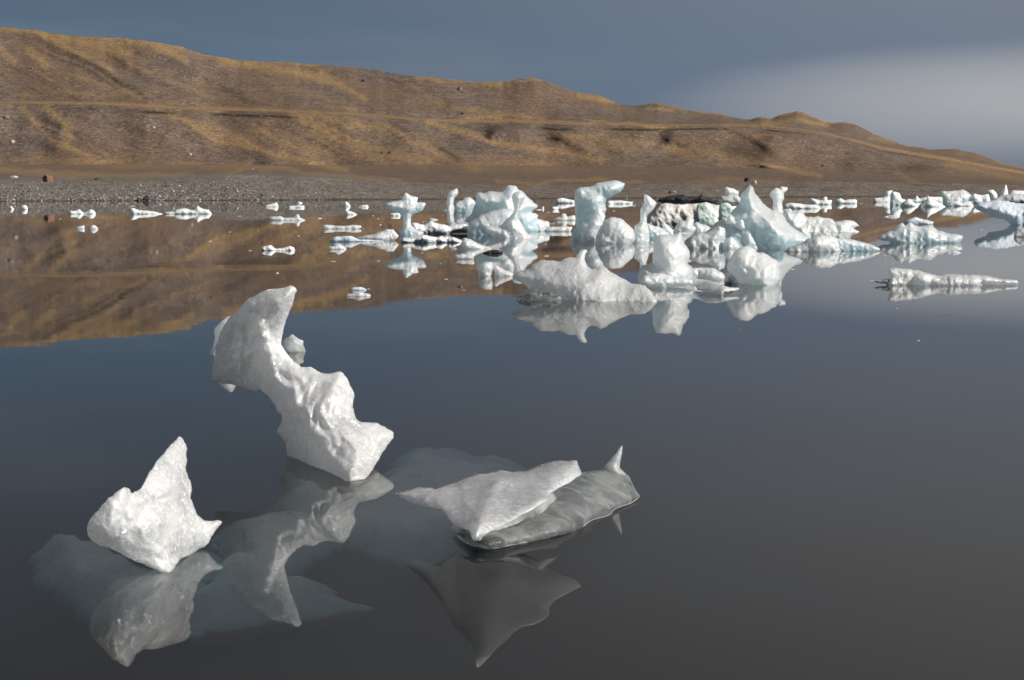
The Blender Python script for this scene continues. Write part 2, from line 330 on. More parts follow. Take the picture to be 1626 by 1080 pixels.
d_te = d_sh + 492 + 9 * fbm(u * .8, 3.0, 0, 3, 3, .45)
d_tb = d_te + 20 + 3 * fbm(u * .6, 4.0, 0, 4, 2)
d_to = d_sh + 605 + 14 * fbm(u * .5, 5.0, 0, 6, 2)
y_tb = y_terr - 6.5
y_tb = np.maximum(y_tb, y_top + 5); y_terr2 = np.maximum(y_terr, y_tb + 2.5)
def zof(y, D): return at(PX, y, D)[..., 2]
z_be, z_fo, z_te, z_tb, z_to = zof(y_beach, d_be), zof(y_foot, d_fo), zof(y_terr2, d_te), zof(y_tb, d_tb), zof(y_top, d_to)
rows = []                                     # (D, z, relief weight, beach, px row)
def seg(D0, z0, D1, z1, n, pw, w0, w1, b0, b1, incl=False, pk=False):
    for i in range(n + (1 if incl else 0)):
        s = i / n; rows.append((D0 + (D1 - D0) * s, z0 + (z1 - z0) * s ** pw, (w0 + (w1 - w0) * s) * math.sin(math.pi * s) if pk else w0 + (w1 - w0) * s, b0 + (b1 - b0) * s))
o_ = np.zeros_like(PX)
seg(d_sh - 40, o_ - 2.6, d_sh - 3, o_ - .28, 6, 1, 0, 0, 1, 1)
seg(d_sh - 3, o_ - .28, d_sh, o_, 3, 1, 0, 0, 1, 1)
seg(d_sh, o_, d_be, z_be, 46, .85, 0.0, .05, 1, .9)
seg(d_be, z_be, d_fo, z_fo, 56, 1.25, .05, .1, .62, 0)
seg(d_fo, z_fo, d_te, z_te, 110, 1.4, .9, .9, 0, 0, pk=True)
seg(d_te, z_te, d_tb, z_tb, 14, 1, .06, .06, 0, 0)
seg(d_tb, z_tb, d_to, z_to, 120, 1.15, .9, .9, 0, 0, pk=True)
seg(d_to, z_to, d_to + 130, z_to - 14, 8, 1, .1, .3, 0, 0, True)
D = np.array([r[0] for r in rows]); Z = np.array([r[1] for r in rows]); WT = np.array([r[2] + o_ for r in rows]); BE = np.array([r[3] + o_ for r in rows])
PXX = np.broadcast_to(PX, D.shape); nrow_ = len(D)
base = at(PXX, 300.0, D); XX, YY = base[..., 0], D
# gullies and spurs that run down to the right, as the slopes drain
sh = XX + .55 * (YY - 150)
g1 = 1 - np.sqrt(.03 + fbm(sh / 42.0, YY / 160.0, 0, 21, 2, .4) ** 2); g2 = 1 - np.sqrt(.03 + fbm(sh / 15.0, YY / 90.0, 0, 22, 2, .4) ** 2)
rel = 2.6 * (g1 - .68) + .8 * (g2 - .68) + .4 * fbm(XX / 14, YY / 14, 0, 23, 3)
wt = np.sin(np.clip(WT, 0, 1) * 1.57)
bump_lo = np.clip(BE, 0, 1)
Z = Z + .10 * fbm(XX / 2.5, YY / 2.5, 0, 24, 3) * bump_lo * np.clip((YY - d_sh) / 6, 0, 1)
# mounds whose left side falls away steeply (dark in the low sun)
def PYof(): 
    # pixel row of every vertex, for placing what grows where
    dy_, dz_ = YY, Z - CAM_H
    f_ = dy_ * CP - dz_ * SP; u_ = dy_ * SP + dz_ * CP
    return 540 - FPX * u_ / f_
PY = PYof()
# relief: spurs stand out towards the lake, gullies run back into the slope; the rim and crest keep their line
wc = 10 * fbm(PXX / 70, PY / 40, 0, 71, 3)
cc = PXX - 1.9 * PY + wc
def rdg(v, sd): return 1 - np.sqrt(.06 + fbm(v, PY / 110, 0, sd, 2, .3) ** 2)
FALL = .75 * (rdg(cc / 74, 72) - .6) + .26 * (rdg(cc / 30, 73) - .6)
FINE = .5 * (rdg(cc / 13, 74) - .6) + .4 * (rdg(cc / 6, 75) - .6)
D0r = D
DL = rel * .5 * wt + FALL * np.where(D0r < d_te, 6.5, 11.0) * np.clip(wt, 0, 1)
for cx, cy, rx, ry, am in ((850, 210, 85, 12, 9.0), (1125, 215, 80, 16, 8.0)):
    q = (PXX - cx) / rx; v = (PY - cy) / ry
    prof = np.clip((q + 1) / .30, 0, 1); prof = prof * prof * (3 - 2 * prof) * np.clip((1 - q) / 1.7, 0, 1) ** 1.3
    DL = DL + am * np.where((q > -1) & (q < 1), prof, 0) * np.exp(-v ** 4) * np.clip(wt * 3, 0, 1)
# spurs that come down from the rim and the crest, with gullies between
SPURS = [((-40, 180), (60, 225), (150, 255), 2.2, 22), ((60, 168), (95, 195), (85, 232), 1.6, 10), ((130, 170), (160, 205), (260, 250), 2.4, 24), ((235, 176), (262, 190), (330, 218), 2.2, 18),
 ((300, 178), (340, 213), (420, 242), 3.2, 22), ((420, 242), (500, 262), (580, 280), 1.6, 22), ((480, 184), (560, 225), (650, 258), 2.6, 24), ((600, 194), (700, 236), (800, 264), 2.2, 26), ((384, 180), (430, 205), (490, 240), 1.8, 16),
 ((100, 60), (190, 110), (280, 158), 4.0, 24), ((240, 70), (330, 112), (430, 158), 4.5, 26), ((330, 90), (430, 130), (550, 178), 4.5, 24), ((-60, 70), (30, 110), (120, 155), 3.5, 24), ((440, 104), (520, 140), (620, 182), 3.5, 20),
 ((560, 110), (640, 150), (740, 190), 4.0, 22), ((650, 124), (720, 158), (810, 190), 4.0, 20), ((850, 128), (930, 164), (1010, 195), 6.0, 26), ((985, 168), (1030, 185), (1075, 198), 2.5, 12), ((1050, 168), (1090, 184), (1130, 196), 2.0, 12),
 ((1262, 180), (1240, 215), (1215, 262), 7.0, 34), ((1262, 180), (1330, 225), (1420, 272), 4.0, 24), ((1345, 198), (1430, 245), (1540, 285), 3.0, 20), ((905, 200), (960, 225), (1040, 250), 2.0, 20), ((780, 198), (840, 222), (930, 248), 2.4, 20)]
for p0_, p1_, p2_, am, wd in SPURS:
    wv_ = 6 * fbm(PXX / 45, PY / 25, 0, 61, 3); d = dist_px(PXX + wv_, PY + wv_ * .6, (p0_, p1_, p2_))
    DL = DL + am * 1.5 * np.exp(-(d / (wd * 1.25)) ** 1.6) * np.clip(wt * 1.8, 0, 1)
YY = D - DL
for i_ in range(12, nrow_): YY[i_] = np.maximum(YY[i_], YY[i_ - 1] + .10 * (D[i_] - D[i_ - 1]))
RL = at(PXX, PY, YY); Z = np.where(wt > 0.003, RL[..., 2], Z); XX = np.where(wt > 0.003, RL[..., 0], XX)
base = np.stack([XX, YY, Z], -1)
D0_ = D
G = -.24 + (1.3 * FALL + .45 * FINE) * np.clip(wt * 1.5, 0, 1) + .22 * fbm(XX / 60, YY / 60, 0, 31, 4) + .10 * np.clip((245 - np.abs(PY - 245) * 4 - 120) / 125, 0, 1)
# the rim of the terrace and the crest carry dry grass
G = G - .40 * np.exp(-((D0_ - d_te + 16) / 14.0) ** 2) * (PXX < 1000) + 1.0 * np.exp(-((D0_ - d_te - 9) / 10.0) ** 2) + .85 * np.exp(-((D0_ - d_to + 2) / 13.0) ** 2) * np.clip(.6 + .9 * fbm(u * 1.3, 9.0, 0, 33, 2), 0, 1)
G = G + .22 * np.exp(-((PY - 272) / 14.0) ** 2) + .25 * np.clip((PXX - 380) / 250, 0, 1) * np.clip((1080 - PXX) / 150, 0, 1) * np.exp(-((PY - 245) / 32.0) ** 2)
STREAKS = [
 (8, .8, (0, 44), (110, 58), (150, 62), (290, 78)), (6, .9, (64, 52), (122, 84), (172, 108)), (12, .8, (130, 70), (170, 78), (200, 84)),
 (7, .9, (237, 67), (275, 85), (300, 98)), (8, .8, (0, 72), (27, 100)), (8, .8, (50, 78), (74, 104)), (9, .9, (355, 98), (420, 108), (500, 122), (548, 137)),
 (9, .8, (75, 172), (110, 205), (108, 232)), (5, .8, (34, 169), (81, 223), (152, 250)), (6, .9, (257, 179), (298, 192), (338, 220), (406, 236), (550, 270)),
 (12, .7, (400, 205), (490, 240)), (8, .9, (467, 182), (550, 220)), (12, .6, (330, 205), (400, 230)), (6, .9, (0, 272), (100, 279), (300, 278)),
 (5, .8, (330, 275), (400, 271), (467, 272), (550, 279), (640, 288)), (10, .7, (500, 184), (610, 202), (684, 237), (758, 267)), (10, .7, (500, 208), (592, 237), (680, 262)),
 (6, .9, (684, 197), (777, 222), (862, 237), (960, 255)), (3, .9, (684, 193), (777, 194), (1053, 202)), (5, .8, (511, 115), (577, 156)),
 (3, .9, (814, 126), (862, 126)), (5, .9, (913, 149), (972, 160)), (5, .7, (758, 178), (870, 190)), (13, .6, (906, 222), (1035, 226)), (4, .8, (795, 291), (1017, 289)),
 (4, .9, (1210, 197), (1266, 188), (1310, 197)), (4, .8, (1026, 171), (1067, 175)), (12, .7, (1063, 238), (1185, 256)), (3, .8, (1203, 219), (1240, 219)),
 (5, .9, (1203, 260), (1300, 278)), (4, .7, (1376, 219), (1428, 230)), (5, .6, (1424, 275), (1461, 293)), (16, .45, (500, 240), (900, 265)), (10, .6, (0, 255), (250, 262), (400, 262)),
 (10, .5, (200, 100), (330, 150)), (8, .5, (20, 150), (250, 150)), (6, .6, (120, 120), (230, 158)), (6, .6, (640, 130), (700, 165), (800, 190)), (8, .5, (420, 130), (560, 172)),
 (7, .6, (1500, 258), (1626, 285)), (5, .7, (1090, 292), (1180, 287), (1330, 292))]
wob = 9 * fbm(PXX / 50, PY / 22, 0, 41, 4)
for st in STREAKS:
    d = dist_px(PXX + wob, PY + wob * .5, st[2:]); w_ = np.exp(-(d / (st[0] * 1.15)) ** 2); G = np.maximum(G, st[1] * .8 * w_ + G * .35)
BE2 = BE * np.where(PXX > 520, np.clip(1 - (PXX - 520) / 400, .55, 1), 1)
BE2 = np.maximum(BE2, .95 * np.exp(-((PXX - 430) / 190) ** 2 - ((PY - 287) / 7.5) ** 2))
G = G * np.where(D0_ < d_be, .35, 1)
# turfy dark rim overhang and hollows, their shade painted into the colour
TU_SHADE = np.exp(-((D0_ - d_te + 3.2) / 1.3) ** 2) * np.clip(.35 + 1.3 * fbm(u * 1.6, 2.2, 0, 51, 4), 0, 1) * .95
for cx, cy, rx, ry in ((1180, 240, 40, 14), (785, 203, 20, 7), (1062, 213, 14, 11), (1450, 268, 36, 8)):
    TU_SHADE = np.maximum(TU_SHADE, .6 * np.exp(-((PXX - cx) / rx) ** 2 - ((PY - cy) / ry) ** 2))
V = np.stack([base[..., 0], YY, Z], -1)
nr_, nc_ = D.shape
idx = np.arange(nr_ * nc_).reshape(nr_, nc_)
F = np.stack([idx[:-1, :-1], idx[:-1, 1:], idx[1:, 1:], idx[1:, :-1]], -1).reshape(-1, 4)
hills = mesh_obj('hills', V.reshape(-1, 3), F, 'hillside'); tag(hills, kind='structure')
for nm, A in (('grass', G), ('beach', BE2), ('turf_shade', TU_SHADE)):
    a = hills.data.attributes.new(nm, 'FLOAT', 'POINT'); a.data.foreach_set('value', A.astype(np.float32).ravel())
LAND = BVHTree.FromPolygons([tuple(v) for v in V.reshape(-1, 3)], F.tolist())
def land_at(px, py):
    dx, dy, dz = dirs(px, py); d = Vector((float(dx), float(dy), float(dz))).normalized()
    hit = LAND.ray_cast(Vector((0, 0, CAM_H)), d, 2500); return hit[0]

# lake bed and water
bx = np.array([(-420, -40, -2.5), (420, -40, -2.5), (420, 330, -2.5), (-420, 330, -2.5)], float)
tag(mesh_obj('lake_bed', bx, [(0, 1, 2, 3)], 'lake_silt', smooth=False), kind='structure')
wv = [(x_, y_, z_) for z_ in (-2.3, 0.0) for x_, y_ in ((-420, -30), (420, -30), (420, 330), (-420, 330))]
wf = [(3, 2, 1, 0), (4, 5, 6, 7), (0, 1, 5, 4), (1, 2, 6, 5), (2, 3, 7, 6), (3, 0, 4, 7)]
tag(mesh_obj('lake_water', wv, wf, 'lake_water', smooth=False), kind='structure')

# ------------------------------------------------------------------ stones on the shore and slopes
ICO = (lambda bm: (bmesh.ops.create_icosphere(bm, subdivisions=1, radius=1), (np.array([v.co[:] for v in bm.verts]), np.array([[v.index for v in f.verts] for f in bm.faces])))[1])(bmesh.new())
ICO3 = (lambda bm: (bmesh.ops.create_icosphere(bm, subdivisions=4, radius=1), (np.array([v.co[:] for v in bm.verts]), np.array([[v.index for v in f.verts] for f in bm.faces])))[1])(bmesh.new())
rng = np.random.default_rng(7)
def pebbles():
    VV, FF, TT = [], [], []; n = 0
    v0, f0 = ICO
    for i in range(5200):
        px = rng.uniform(-60, 1650) if rng.random() < .35 else rng.uniform(-60, 520)
        t = rng.beta(1.0, 2.0); py = np.interp(px, PX, y_shore) * (1 - t) + np.interp(px, PX, y_beach) * t
        h = land_at(px, py)
        if h is None or h.z < -.05: continue
        r = .03 + .085 * rng.random() ** 3 * (1.5 if px < 420 else 1)
        s = np.array([rng.uniform(.8, 1.5), rng.uniform(.8, 1.4), rng.uniform(.5, .95)]) * r
        a = rng.uniform(0, 6.28); c_, s_ = math.cos(a), math.sin(a)
        q = v0 * (1 + rng.uniform(-.22, .22, (len(v0), 1))) * s; q = np.stack([q[:, 0] * c_ - q[:, 1] * s_, q[:, 0] * s_ + q[:, 1] * c_, q[:, 2]], -1)
        VV.append(q + np.array(h) + (0, 0, r * .25)); FF.append(f0 + n); n += len(v0); TT.append(np.full(len(v0), rng.random()))
    o = mesh_obj('beach_pebbles', np.concatenate(VV), np.concatenate(FF), 'pebble', smooth=False)
    a = o.data.attributes.new('tone', 'FLOAT', 'POINT'); a.data.foreach_set('value', np.concatenate(TT).astype(np.float32))
    tag(o, 'grey and pale pebbles strewn over the beach along the water', 'pebbles', kind='stuff')
pebbles()
def boulder(px, py, wpx, hpx, mat, label, seed, name='boulder', cut=.35):
    h = land_at(px, py + hpx * .35)
    if h is None: return
    r = wpx / 2 * h.y / FPX; rz = hpx / 2 * h.y / FPX * 1.25
    v0, f0 = ICO3; v = v0.copy()
    rg = np.random.default_rng(seed)
    for _ in range(11):                       # broken planes
        d = rg.normal(size=3); d /= np.linalg.norm(d); c = rg.uniform(.58, .85); t = v @ d; v = v - np.outer(np.clip(t - c, 0, None), d) * .9
    v = v * (1 + .09 * fbm(v0[:, 0] * 3, v0[:, 1] * 3, v0[:, 2] * 3, seed, 3))[:, None]
    v = v * np.array([r, r * .9, rz]) + (0, 0, rz * cut)
    o = mesh_obj(name, v + np.array(h), f0, mat, loc=tuple(h)); tag(o, label, 'boulder', 'boulders on the shore and slopes')
for i, a in enumerate([
    (77, 283, 22, 15, 'rock_red', 'large reddish boulder on the yellow grass above the far left beach'),
    (22, 281, 14, 5, 'rock_pale', 'flat pale stone in the grass left of the reddish boulder'),
    (234, 315, 15, 9, 'rock_dark', 'dark wet angular rock at the water edge on the left beach'),
    (221, 317, 9, 6, 'rock_dark', 'smaller dark rock just left of the wet angular shore rock'),
    (249, 315, 10, 5, 'rock_grey', 'low grey stone just right of the dark wet shore rock'),
    (275, 303, 6, 4, 'rock_pale', 'small white stone high on the left gravel beach'),
    (607, 242, 5, 4, 'rock_dark', 'left of two small dark rocks on the middle slope'),
    (619, 242, 7, 5, 'rock_dark', 'right of two small dark rocks on the middle slope'),
    (735, 180, 6, 4, 'rock_dark', 'small dark rock on the upper slope above the terrace'),
    (577, 128, 7, 5, 'rock_dark', 'dark rock high on the slope below the ridge crest'),
    (1187, 285, 12, 9, 'rock_dark', 'dark pointed boulder on the beach behind the spire iceberg'),
    (1198, 289, 8, 6, 'rock_pale', 'pale boulder leaning against the dark pointed boulder'),
    (1065, 305, 7, 5, 'rock_dark', 'small dark stone on the shore behind the black capped iceberg'),
    (1071, 305, 5, 4, 'rock_pale', 'small pale stone beside the dark stone on the shore'),
    (1307, 262, 7, 5, 'rock_grey', 'grey boulder at the foot of the scree cone'),
    (730, 141, 8, 6, 'rock_grey', 'grey boulder just below the crest in the middle of the ridge'),
    (341, 111, 5, 4, 'rock_grey', 'small grey boulder on the left upper scree slope'),
    (50, 108, 6, 4, 'rock_grey', 'grey boulder on the far left upper slope'),
    (10, 186, 10, 7, 'rock_grey', 'grey boulder under the terrace rim at the far left'),
    (20, 224, 8, 6, 'rock_pale', 'pale boulder on the lower left slope'),
    (302, 245, 6, 4, 'rock_pale', 'small pale boulder on the lower slope right of the gully'),
    (244, 202, 6, 4, 'rock_pale', 'small pale rock on the scree under the terrace'),
    (400, 268, 7, 4, 'rock_grey', 'grey rock on the grassy rise behind the beach'),
    (155, 284, 12, 4, 'rock_dark', 'low dark rock in the yellow grass right of the reddish boulder')]):
    boulder(*a, seed=100 + i)

# ------------------------------------------------------------------ ice
def dense_outline(P, step, rag, seed):
    P = np.asarray(P, float); n = len(P); out_ = []
    for i in range(n):
        p0, p1, p2, p3 = P[i - 1], P[i], P[(i + 1) % n], P[(i + 2) % n]
        L = np.linalg.norm(p2 - p1)
        if L < 1e-6: continue
        def tan(a, c):
            t = (c - a) * .27; m = np.linalg.norm(t); return t * min(1, .9 * L / m) if m > 0 else t
        t1, t2 = tan(p0, p2), tan(p1, p3); k = max(1, int(round(L / step)))
        for j in range(k):
            s = j / k; s2, s3 = s * s, s * s * s
            out_.append((2 * s3 - 3 * s2 + 1) * p1 + (s3 - 2 * s2 + s) * t1 + (-2 * s3 + 3 * s2) * p2 + (s3 - s2) * t2)
    Q = np.array(out_)
    nrm = np.roll(Q, -1, 0) - np.roll(Q, 1, 0); nrm = np.stack([nrm[:, 1], -nrm[:, 0]], -1); nrm /= np.linalg.norm(nrm, axis=1)[:, None] + 1e-9
    fr = 1 / (step * 5.0)
    return Q + nrm * (rag * fbm(Q[:, 0] * fr, Q[:, 1] * fr, 0, seed, 3, .65))[:, None]
def inside(Q, x, y):
    r = np.zeros(x.shape, bool); x2, y2 = np.roll(Q[:, 0], -1), np.roll(Q[:, 1], -1)
    for a, b_, c, d in zip(Q[:, 0], Q[:, 1], x2, y2):
        if b_ == d: continue
        r ^= ((b_ > y) != (d > y)) & (x < (c - a) * (y - b_) / (d - b_) + a)
    return r
def edge_dist(Q, x, y):
    A = Q; B_ = np.roll(Q, -1, 0); best = np.full(x.shape, 1e9)
    for (ax, ay), (bx_, by_) in zip(A, B_):
        ex, ey = bx_ - ax, by_ - ay; L2 = ex * ex + ey * ey + 1e-12
        s = np.clip(((x - ax) * ex + (y - ay) * ey) / L2, 0, 1)
        best = np.minimum(best, (x - ax - ex * s) ** 2 + (y - ay - ey * s) ** 2)
    return np.sqrt(best)
def triangulate(Q, step):
    mn, mx = Q.min(0), Q.max(0)
    gy = np.arange(mn[1], mx[1], step * .87); gx = np.arange(mn[0], mx[0], step)
    X, Y = np.meshgrid(gx, gy); X = X + (np.arange(len(gy)) % 2)[:, None] * step * .5
    X = X.ravel(); Y = Y.ravel(); k = inside(Q, X, Y); X, Y = X[k], Y[k]
    if len(X): d = edge_dist(Q, X, Y); k = d > step * .55; X, Y = X[k], Y[k]
    pts = [Vector(q) for q in Q] + [Vector((a, c)) for a, c in zip(X, Y)]
    n = len(Q)
    r = delaunay_2d_cdt(pts, [], [list(range(n))], 1, 1e-5, False)
    T = np.array([v[:] for v in r[0]]); F = np.array([f for f in r[2] if len(f) == 3]); c = T[F].mean(1)
    return T, F[inside(Q, c[:, 0], c[:, 1])]
def rbf(keys):
    K = np.array(keys, float); A = np.linalg.norm(K[:, None, :2] - K[None, :, :2], axis=-1); n = len(K)
    M = np.zeros((n + 1, n + 1)); M[:n, :n] = A; M[:n, n] = 1; M[n, :n] = 1
    w = np.linalg.solve(M, np.append(K[:, 2], 0))
    return lambda x, y: np.linalg.norm(np.stack([x, y], -1)[:, None, :] - K[None, :, :2], axis=-1) @ w[:n] + w[n]
def relax(h, F, lock, it):
    n = len(h); i = F.ravel(); j = np.roll(F, -1, 1).ravel(); k = np.roll(F, 1, 1).ravel()
    cnt = np.bincount(i, minlength=n) * 2.0 + 1e-9
    for _ in range(it):
        s = np.bincount(i, h[j] + h[k], n) / cnt; h = np.where(lock, h, .4 * h + .6 * s)
    return h
SEED = [0]
def sheet(outline, base, step, tf=.9, tb=1.3, keys=None, rag=None, rough=.10, scal=.0, scal_len=None, ridges=(), sub=None, push=True, dD=0.0, rel=4):
    """a body of ice whose outline is seen from the shore: real size, own distance, front and back faces, carried on under the water"""
    SEED[0] += 1; sd_ = SEED[0] * 13
    P = [tuple(p) for p in outline]; ys = [p[1] for p in P]; xs = [p[0] for p in P]
    Hpx = max(ys) - min(ys); Wpx = max(xs) - min(xs)
    if base is not None and sub != 0:            # carry the waterline edge below the surface
        tol = max(1.6, .05 * Hpx); fl = [p[1] >= base - tol for p in P]; n = len(P)
        if any(fl) and not all(fl):
            s = next(i for i in range(n) if fl[i] and not fl[i - 1]); run = []
            i = s
            while fl[i % n] and len(run) < n: run.append(P[i % n]); i += 1
            rest = [P[(i + q) % n] for q in range(n - len(run))]
            dn = sub or min(38, max(3.0, .30 * Hpx)); cx = sum(p[0] for p in run) / len(run)
            a, z_ = run[0], run[-1]
            low = [(cx + (p[0] - cx) * .82, p[1] + dn) for p in run] if len(run) > 1 else [(a[0], a[1] + dn)]
            P = rest + [a] + low + ([z_] if len(run) > 1 else [])
    rag = step * .35 if rag is None else rag
    Q = dense_outline(P, step * .9, rag, sd_)
    T, F = triangulate(Q, step)
    x_, y_ = T[:, 0], T[:, 1]
    d = edge_dist(Q, x_, y_); lock = d < 1e-3
    D0 = wl_dist(base) if base is not None else 10.0
    if keys: Dm = rbf(keys)(x_, y_)
    else: Dm = np.full(len(T), D0)
    m = Dm.mean() / FPX                          # metres in a pixel there
    dm = d * m; Rm = max(dm.max(), 1e-4)
    q = np.clip(dm / Rm, 0, 1); prof = (q * (2 - q)) ** .62
    prof = relax(prof, F, lock, rel)
    Rb = max(Rm, .16 * Wpx * m)
    ux, uy = x_ * m / Rm, y_ * m / Rm
    win = np.clip(q / .35, 0, 1)
    nz_ = fbm(ux * .9, uy * .9, 0, sd_ + 1, 5, .55)
    hf = tf * Rm * prof * (1 + .35 * fbm(ux * .45, uy * .45, 3.0, sd_ + 2, 2)) + rough * Rm * nz_ * win
    if scal:
        L = (scal_len or Rm * .5); wx = x_ * m / L + .4 * fbm(ux, uy, 0, sd_ + 5, 2); wy = y_ * m / L * .8 + .4 * fbm(ux, uy, 5., sd_ + 6, 2)
        hf = hf + scal * L * (.45 * worley(wx, wy, sd_ + 3) + .55 * worley(wx, wy, sd_ + 3, True) * .8 - .45) * win + scal * .28 * L * (worley(wx * 2.6, wy * 2.3, sd_ + 4) - .45) * win
    for line, wpx, amp in ridges:
        dd = dist_px(x_, y_, line); hf = hf + amp * np.clip(1 - dd / wpx, 0, 1) ** 1.3 * win
    hb = tb * Rb * prof * (1 + .3 * fbm(ux * .6, uy * .6, 7.0, sd_ + 8, 2)) + rough * Rb * fbm(ux, uy, 9., sd_ + 9, 4) * win
    hb = np.maximum(hb, .05 * Rm * win)
    if push and not keys: Dm = Dm + .55 * tf * Rm
    Dm = Dm + dD + .25 * Rm * fbm(ux * .35, uy * .35, 11., sd_ + 10, 2)
    hf = np.where(lock, 0, hf); hb = np.where(lock, 0, hb)
    A = at(x_, y_, Dm - hf); Bk = at(x_, y_, Dm + hb)
    n = len(T); mp_ = np.arange(n); free = np.where(~lock)[0]; mp_[free] = n + np.arange(len(free))
    V = np.concatenate([A, Bk[free]])
    if len(F) == 0: return V, F
    e1 = A[F[:, 1]] - A[F[:, 0]]; e2 = A[F[:, 2]] - A[F[:, 0]]; nn = np.cross(e1, e2).sum(0)
    Ff = F if nn[1] < 0 else F[:, ::-1]
    return V, np.concatenate([Ff, mp_[Ff][:, ::-1]])
def slab_under(outline, depth, step, thick=.25, edge=.10):
    """a shelf of ice lying under the surface"""
    SEED[0] += 1; sd_ = SEED[0] * 13
    P = np.array(outline, float)
    dx, dy, dz = dirs(P[:, 0], P[:, 1]); s = (-depth - CAM_H) / dz; G_ = np.stack([dx * s, dy * s], -1)
    Q = dense_outline(G_, step, step * 1.2, sd_); T, F = triangulate(Q, step); d = edge_dist(Q, T[:, 0], T[:, 1]); lock = d < 1e-4
    q = np.clip(d / max(d.max(), .02), 0, 1)
    top = -depth - edge * (1 - q) ** 4 + .05 * fbm(T[:, 0] * 3, T[:, 1] * 3, 0, sd_ + 1, 4) * np.clip(q * 3, 0, 1)
    top = np.minimum(top, -.012); bot = np.where(lock, top, top - thick * (q ** .5) - .01)
    A = np.column_stack([T, top]); Bk = np.column_stack([T, bot]); n = len(T); mp_ = np.arange(n); free = np.where(~lock)[0]; mp_[free] = n + np.arange(len(free))
    e1 = A[F[:, 1]] - A[F[:, 0]]; e2 = A[F[:, 2]] - A[F[:, 0]]; nn = np.cross(e1, e2).sum(0)
    Ff = F if nn[2] > 0 else F[:, ::-1]
    return np.concatenate([A, Bk[free]]), np.concatenate([Ff, mp_[Ff][:, ::-1]])
def tube(pts, r, seg=6):
    P = np.array(pts, float); P = np.concatenate([P[:1] + (P[:-1] - P[1:])[:1] * 0, P]); P = np.array([P[0]] + [P[i] for i in range(1, len(P)) if np.linalg.norm(P[i] - P[i - 1]) > 1e-6])
    s = np.linspace(0, len(P) - 1, len(P) * 6); P = np.stack([np.interp(s, np.arange(len(P)), P[:, k]) for k in range(3)], -1)
    k = np.array([.1, .2, .4, .2, .1]); Q = P.copy()
    for c in range(3): Q[2:-2, c] = np.convolve(P[:, c], k, 'valid')
    T_ = np.gradient(Q, axis=0); T_ /= np.linalg.norm(T_, axis=1)[:, None]; up = np.array([0, 0, 1.0]); S_ = np.cross(T_, up); S_ /= np.linalg.norm(S_, axis=1)[:, None]; U_ = np.cross(S_, T_)
    rr_ = r * (.55 + .45 * np.sin(np.linspace(0, math.pi, len(Q)))) * (1 + .3 * fbm(s * .7, 0, 0, 91, 2))
    a = np.linspace(0, 2 * math.pi, seg, endpoint=False)
    V = (Q[:, None] + rr_[:, None, None] * (np.cos(a)[None, :, None] * S_[:, None] + np.sin(a)[None, :, None] * U_[:, None])).reshape(-1, 3)
    n = len(Q); I = np.arange(n * seg).reshape(n, seg); J = np.roll(I, -1, 1)
    return V, np.concatenate([np.stack([I[:-1], J[:-1], J[1:]], -1).reshape(-1, 3), np.stack([I[:-1], J[1:], I[1:]], -1).reshape(-1, 3)])
def berg(name, label, cat, parts, group=None):
    """parts: (part name, material, (V, F)); one part makes one mesh, more make an Empty with its parts"""
    lo = parts[0][2][0]; c = (float(lo[:, 0].mean()), float(lo[:, 1].mean()), 0.0)
    if len(parts) == 1:
        o = mesh_obj(name, lo, parts[0][2][1], parts[0][1], loc=c)
    else:
        o = bpy.data.objects.new(name, None); COL.objects.link(o); o.location = c; o.empty_display_size = .2
        for pn, mt, (V, F) in parts: mesh_obj(pn, V, F, mt, loc=c, parent=o)
    return tag(o, label, cat, group or ('ice blocks close to the shore' if name == 'ice_block' else 'drifting ice in the middle of the lake'))

# ---- the three blocks close to the shore
def nd(D):                               # distance read off the pairs of points and their mirror images
    return float(wl_dist(540 + 1743.0 * math.tan(math.atan(1.5 / D) - R(8.0))))
TALL = [(470.8,463),(468,457),(461.7,454),(445,457.5),(423,460),(410,466.7),(393,476),(378,492),(365,503),(352,522),(345,543),(341.7,565),(336.7,595),(338,605),(353,609),(375,612.5),(400,620),(408,624),(412,618),(424.5,627),(434.6,641.5),(440.7,653.7),(446.9,657.8),(448.9,666),(439.7,684.3),(447,695),(454,706.7),(456,723),(473,729),(491.7,737.3),(530,753.6),(552.8,764.8),(579,760.7),(590,748),(599.7,733),(612,713),(625,694.5),(625,686),(612,679),(599.7,673),(585,670.5),(571,669),(563,660),(560,645.6),(563,629),(555,609),(548,598),(540.6,590.6),(520,593.6),(508,591.6),(493.7,583.4),(479.5,582.4),(467,574),(455,561),(446.7,546.7),(448,533),(453,511.7),(463,488),(466,475)]
KT = [(465,457,nd(5.92)),(400,500,nd(6.05)),(340,560,nd(6.2)),(338,605,nd(6.22)),(400,618,nd(6.12)),(446,547,nd(6.0)),(563,629,nd(5.97)),(625,690,nd(5.9)),(456,723,wl_dist(723)),(500,741,wl_dist(741)),(553,765,wl_dist(765)),(580,760,wl_dist(762)),(600,733,nd(5.75)),(500,650,nd(5.9))]
FIN = [(284.4,693),(291,697.8),(297,713),(295.5,746.7),(301,762),(304.4,777.8),(302.7,791),(308,804),(313,815.5),(323,824.4),(331,827.8),(346.7,826),(353,829),(342,843),(331,862),(309,878),(289,888),(280,897.8),(272,912),(262,911),(235.5,899),(209,888),(190,878),(173,870),(155.5,865.5),(140,851),(137.8,838),(144,824),(160,804),(173,791),(195.5,774),(205.5,776),(210,783),(222,776.7),(229,766.7),(246.7,735.5),(271,706.7)]
KF = [(284,693,nd(4.53)),(290,780,nd(4.38)),(195,774,nd(4.09)),(140,845,nd(4.06)),(175,868,nd(4.10)),(272,912,wl_dist(912)),(235,899,nd(4.12)),(353,829,nd(4.44)),(331,862,nd(4.40)),(309,878,wl_dist(878)),(240,830,nd(4.15))]
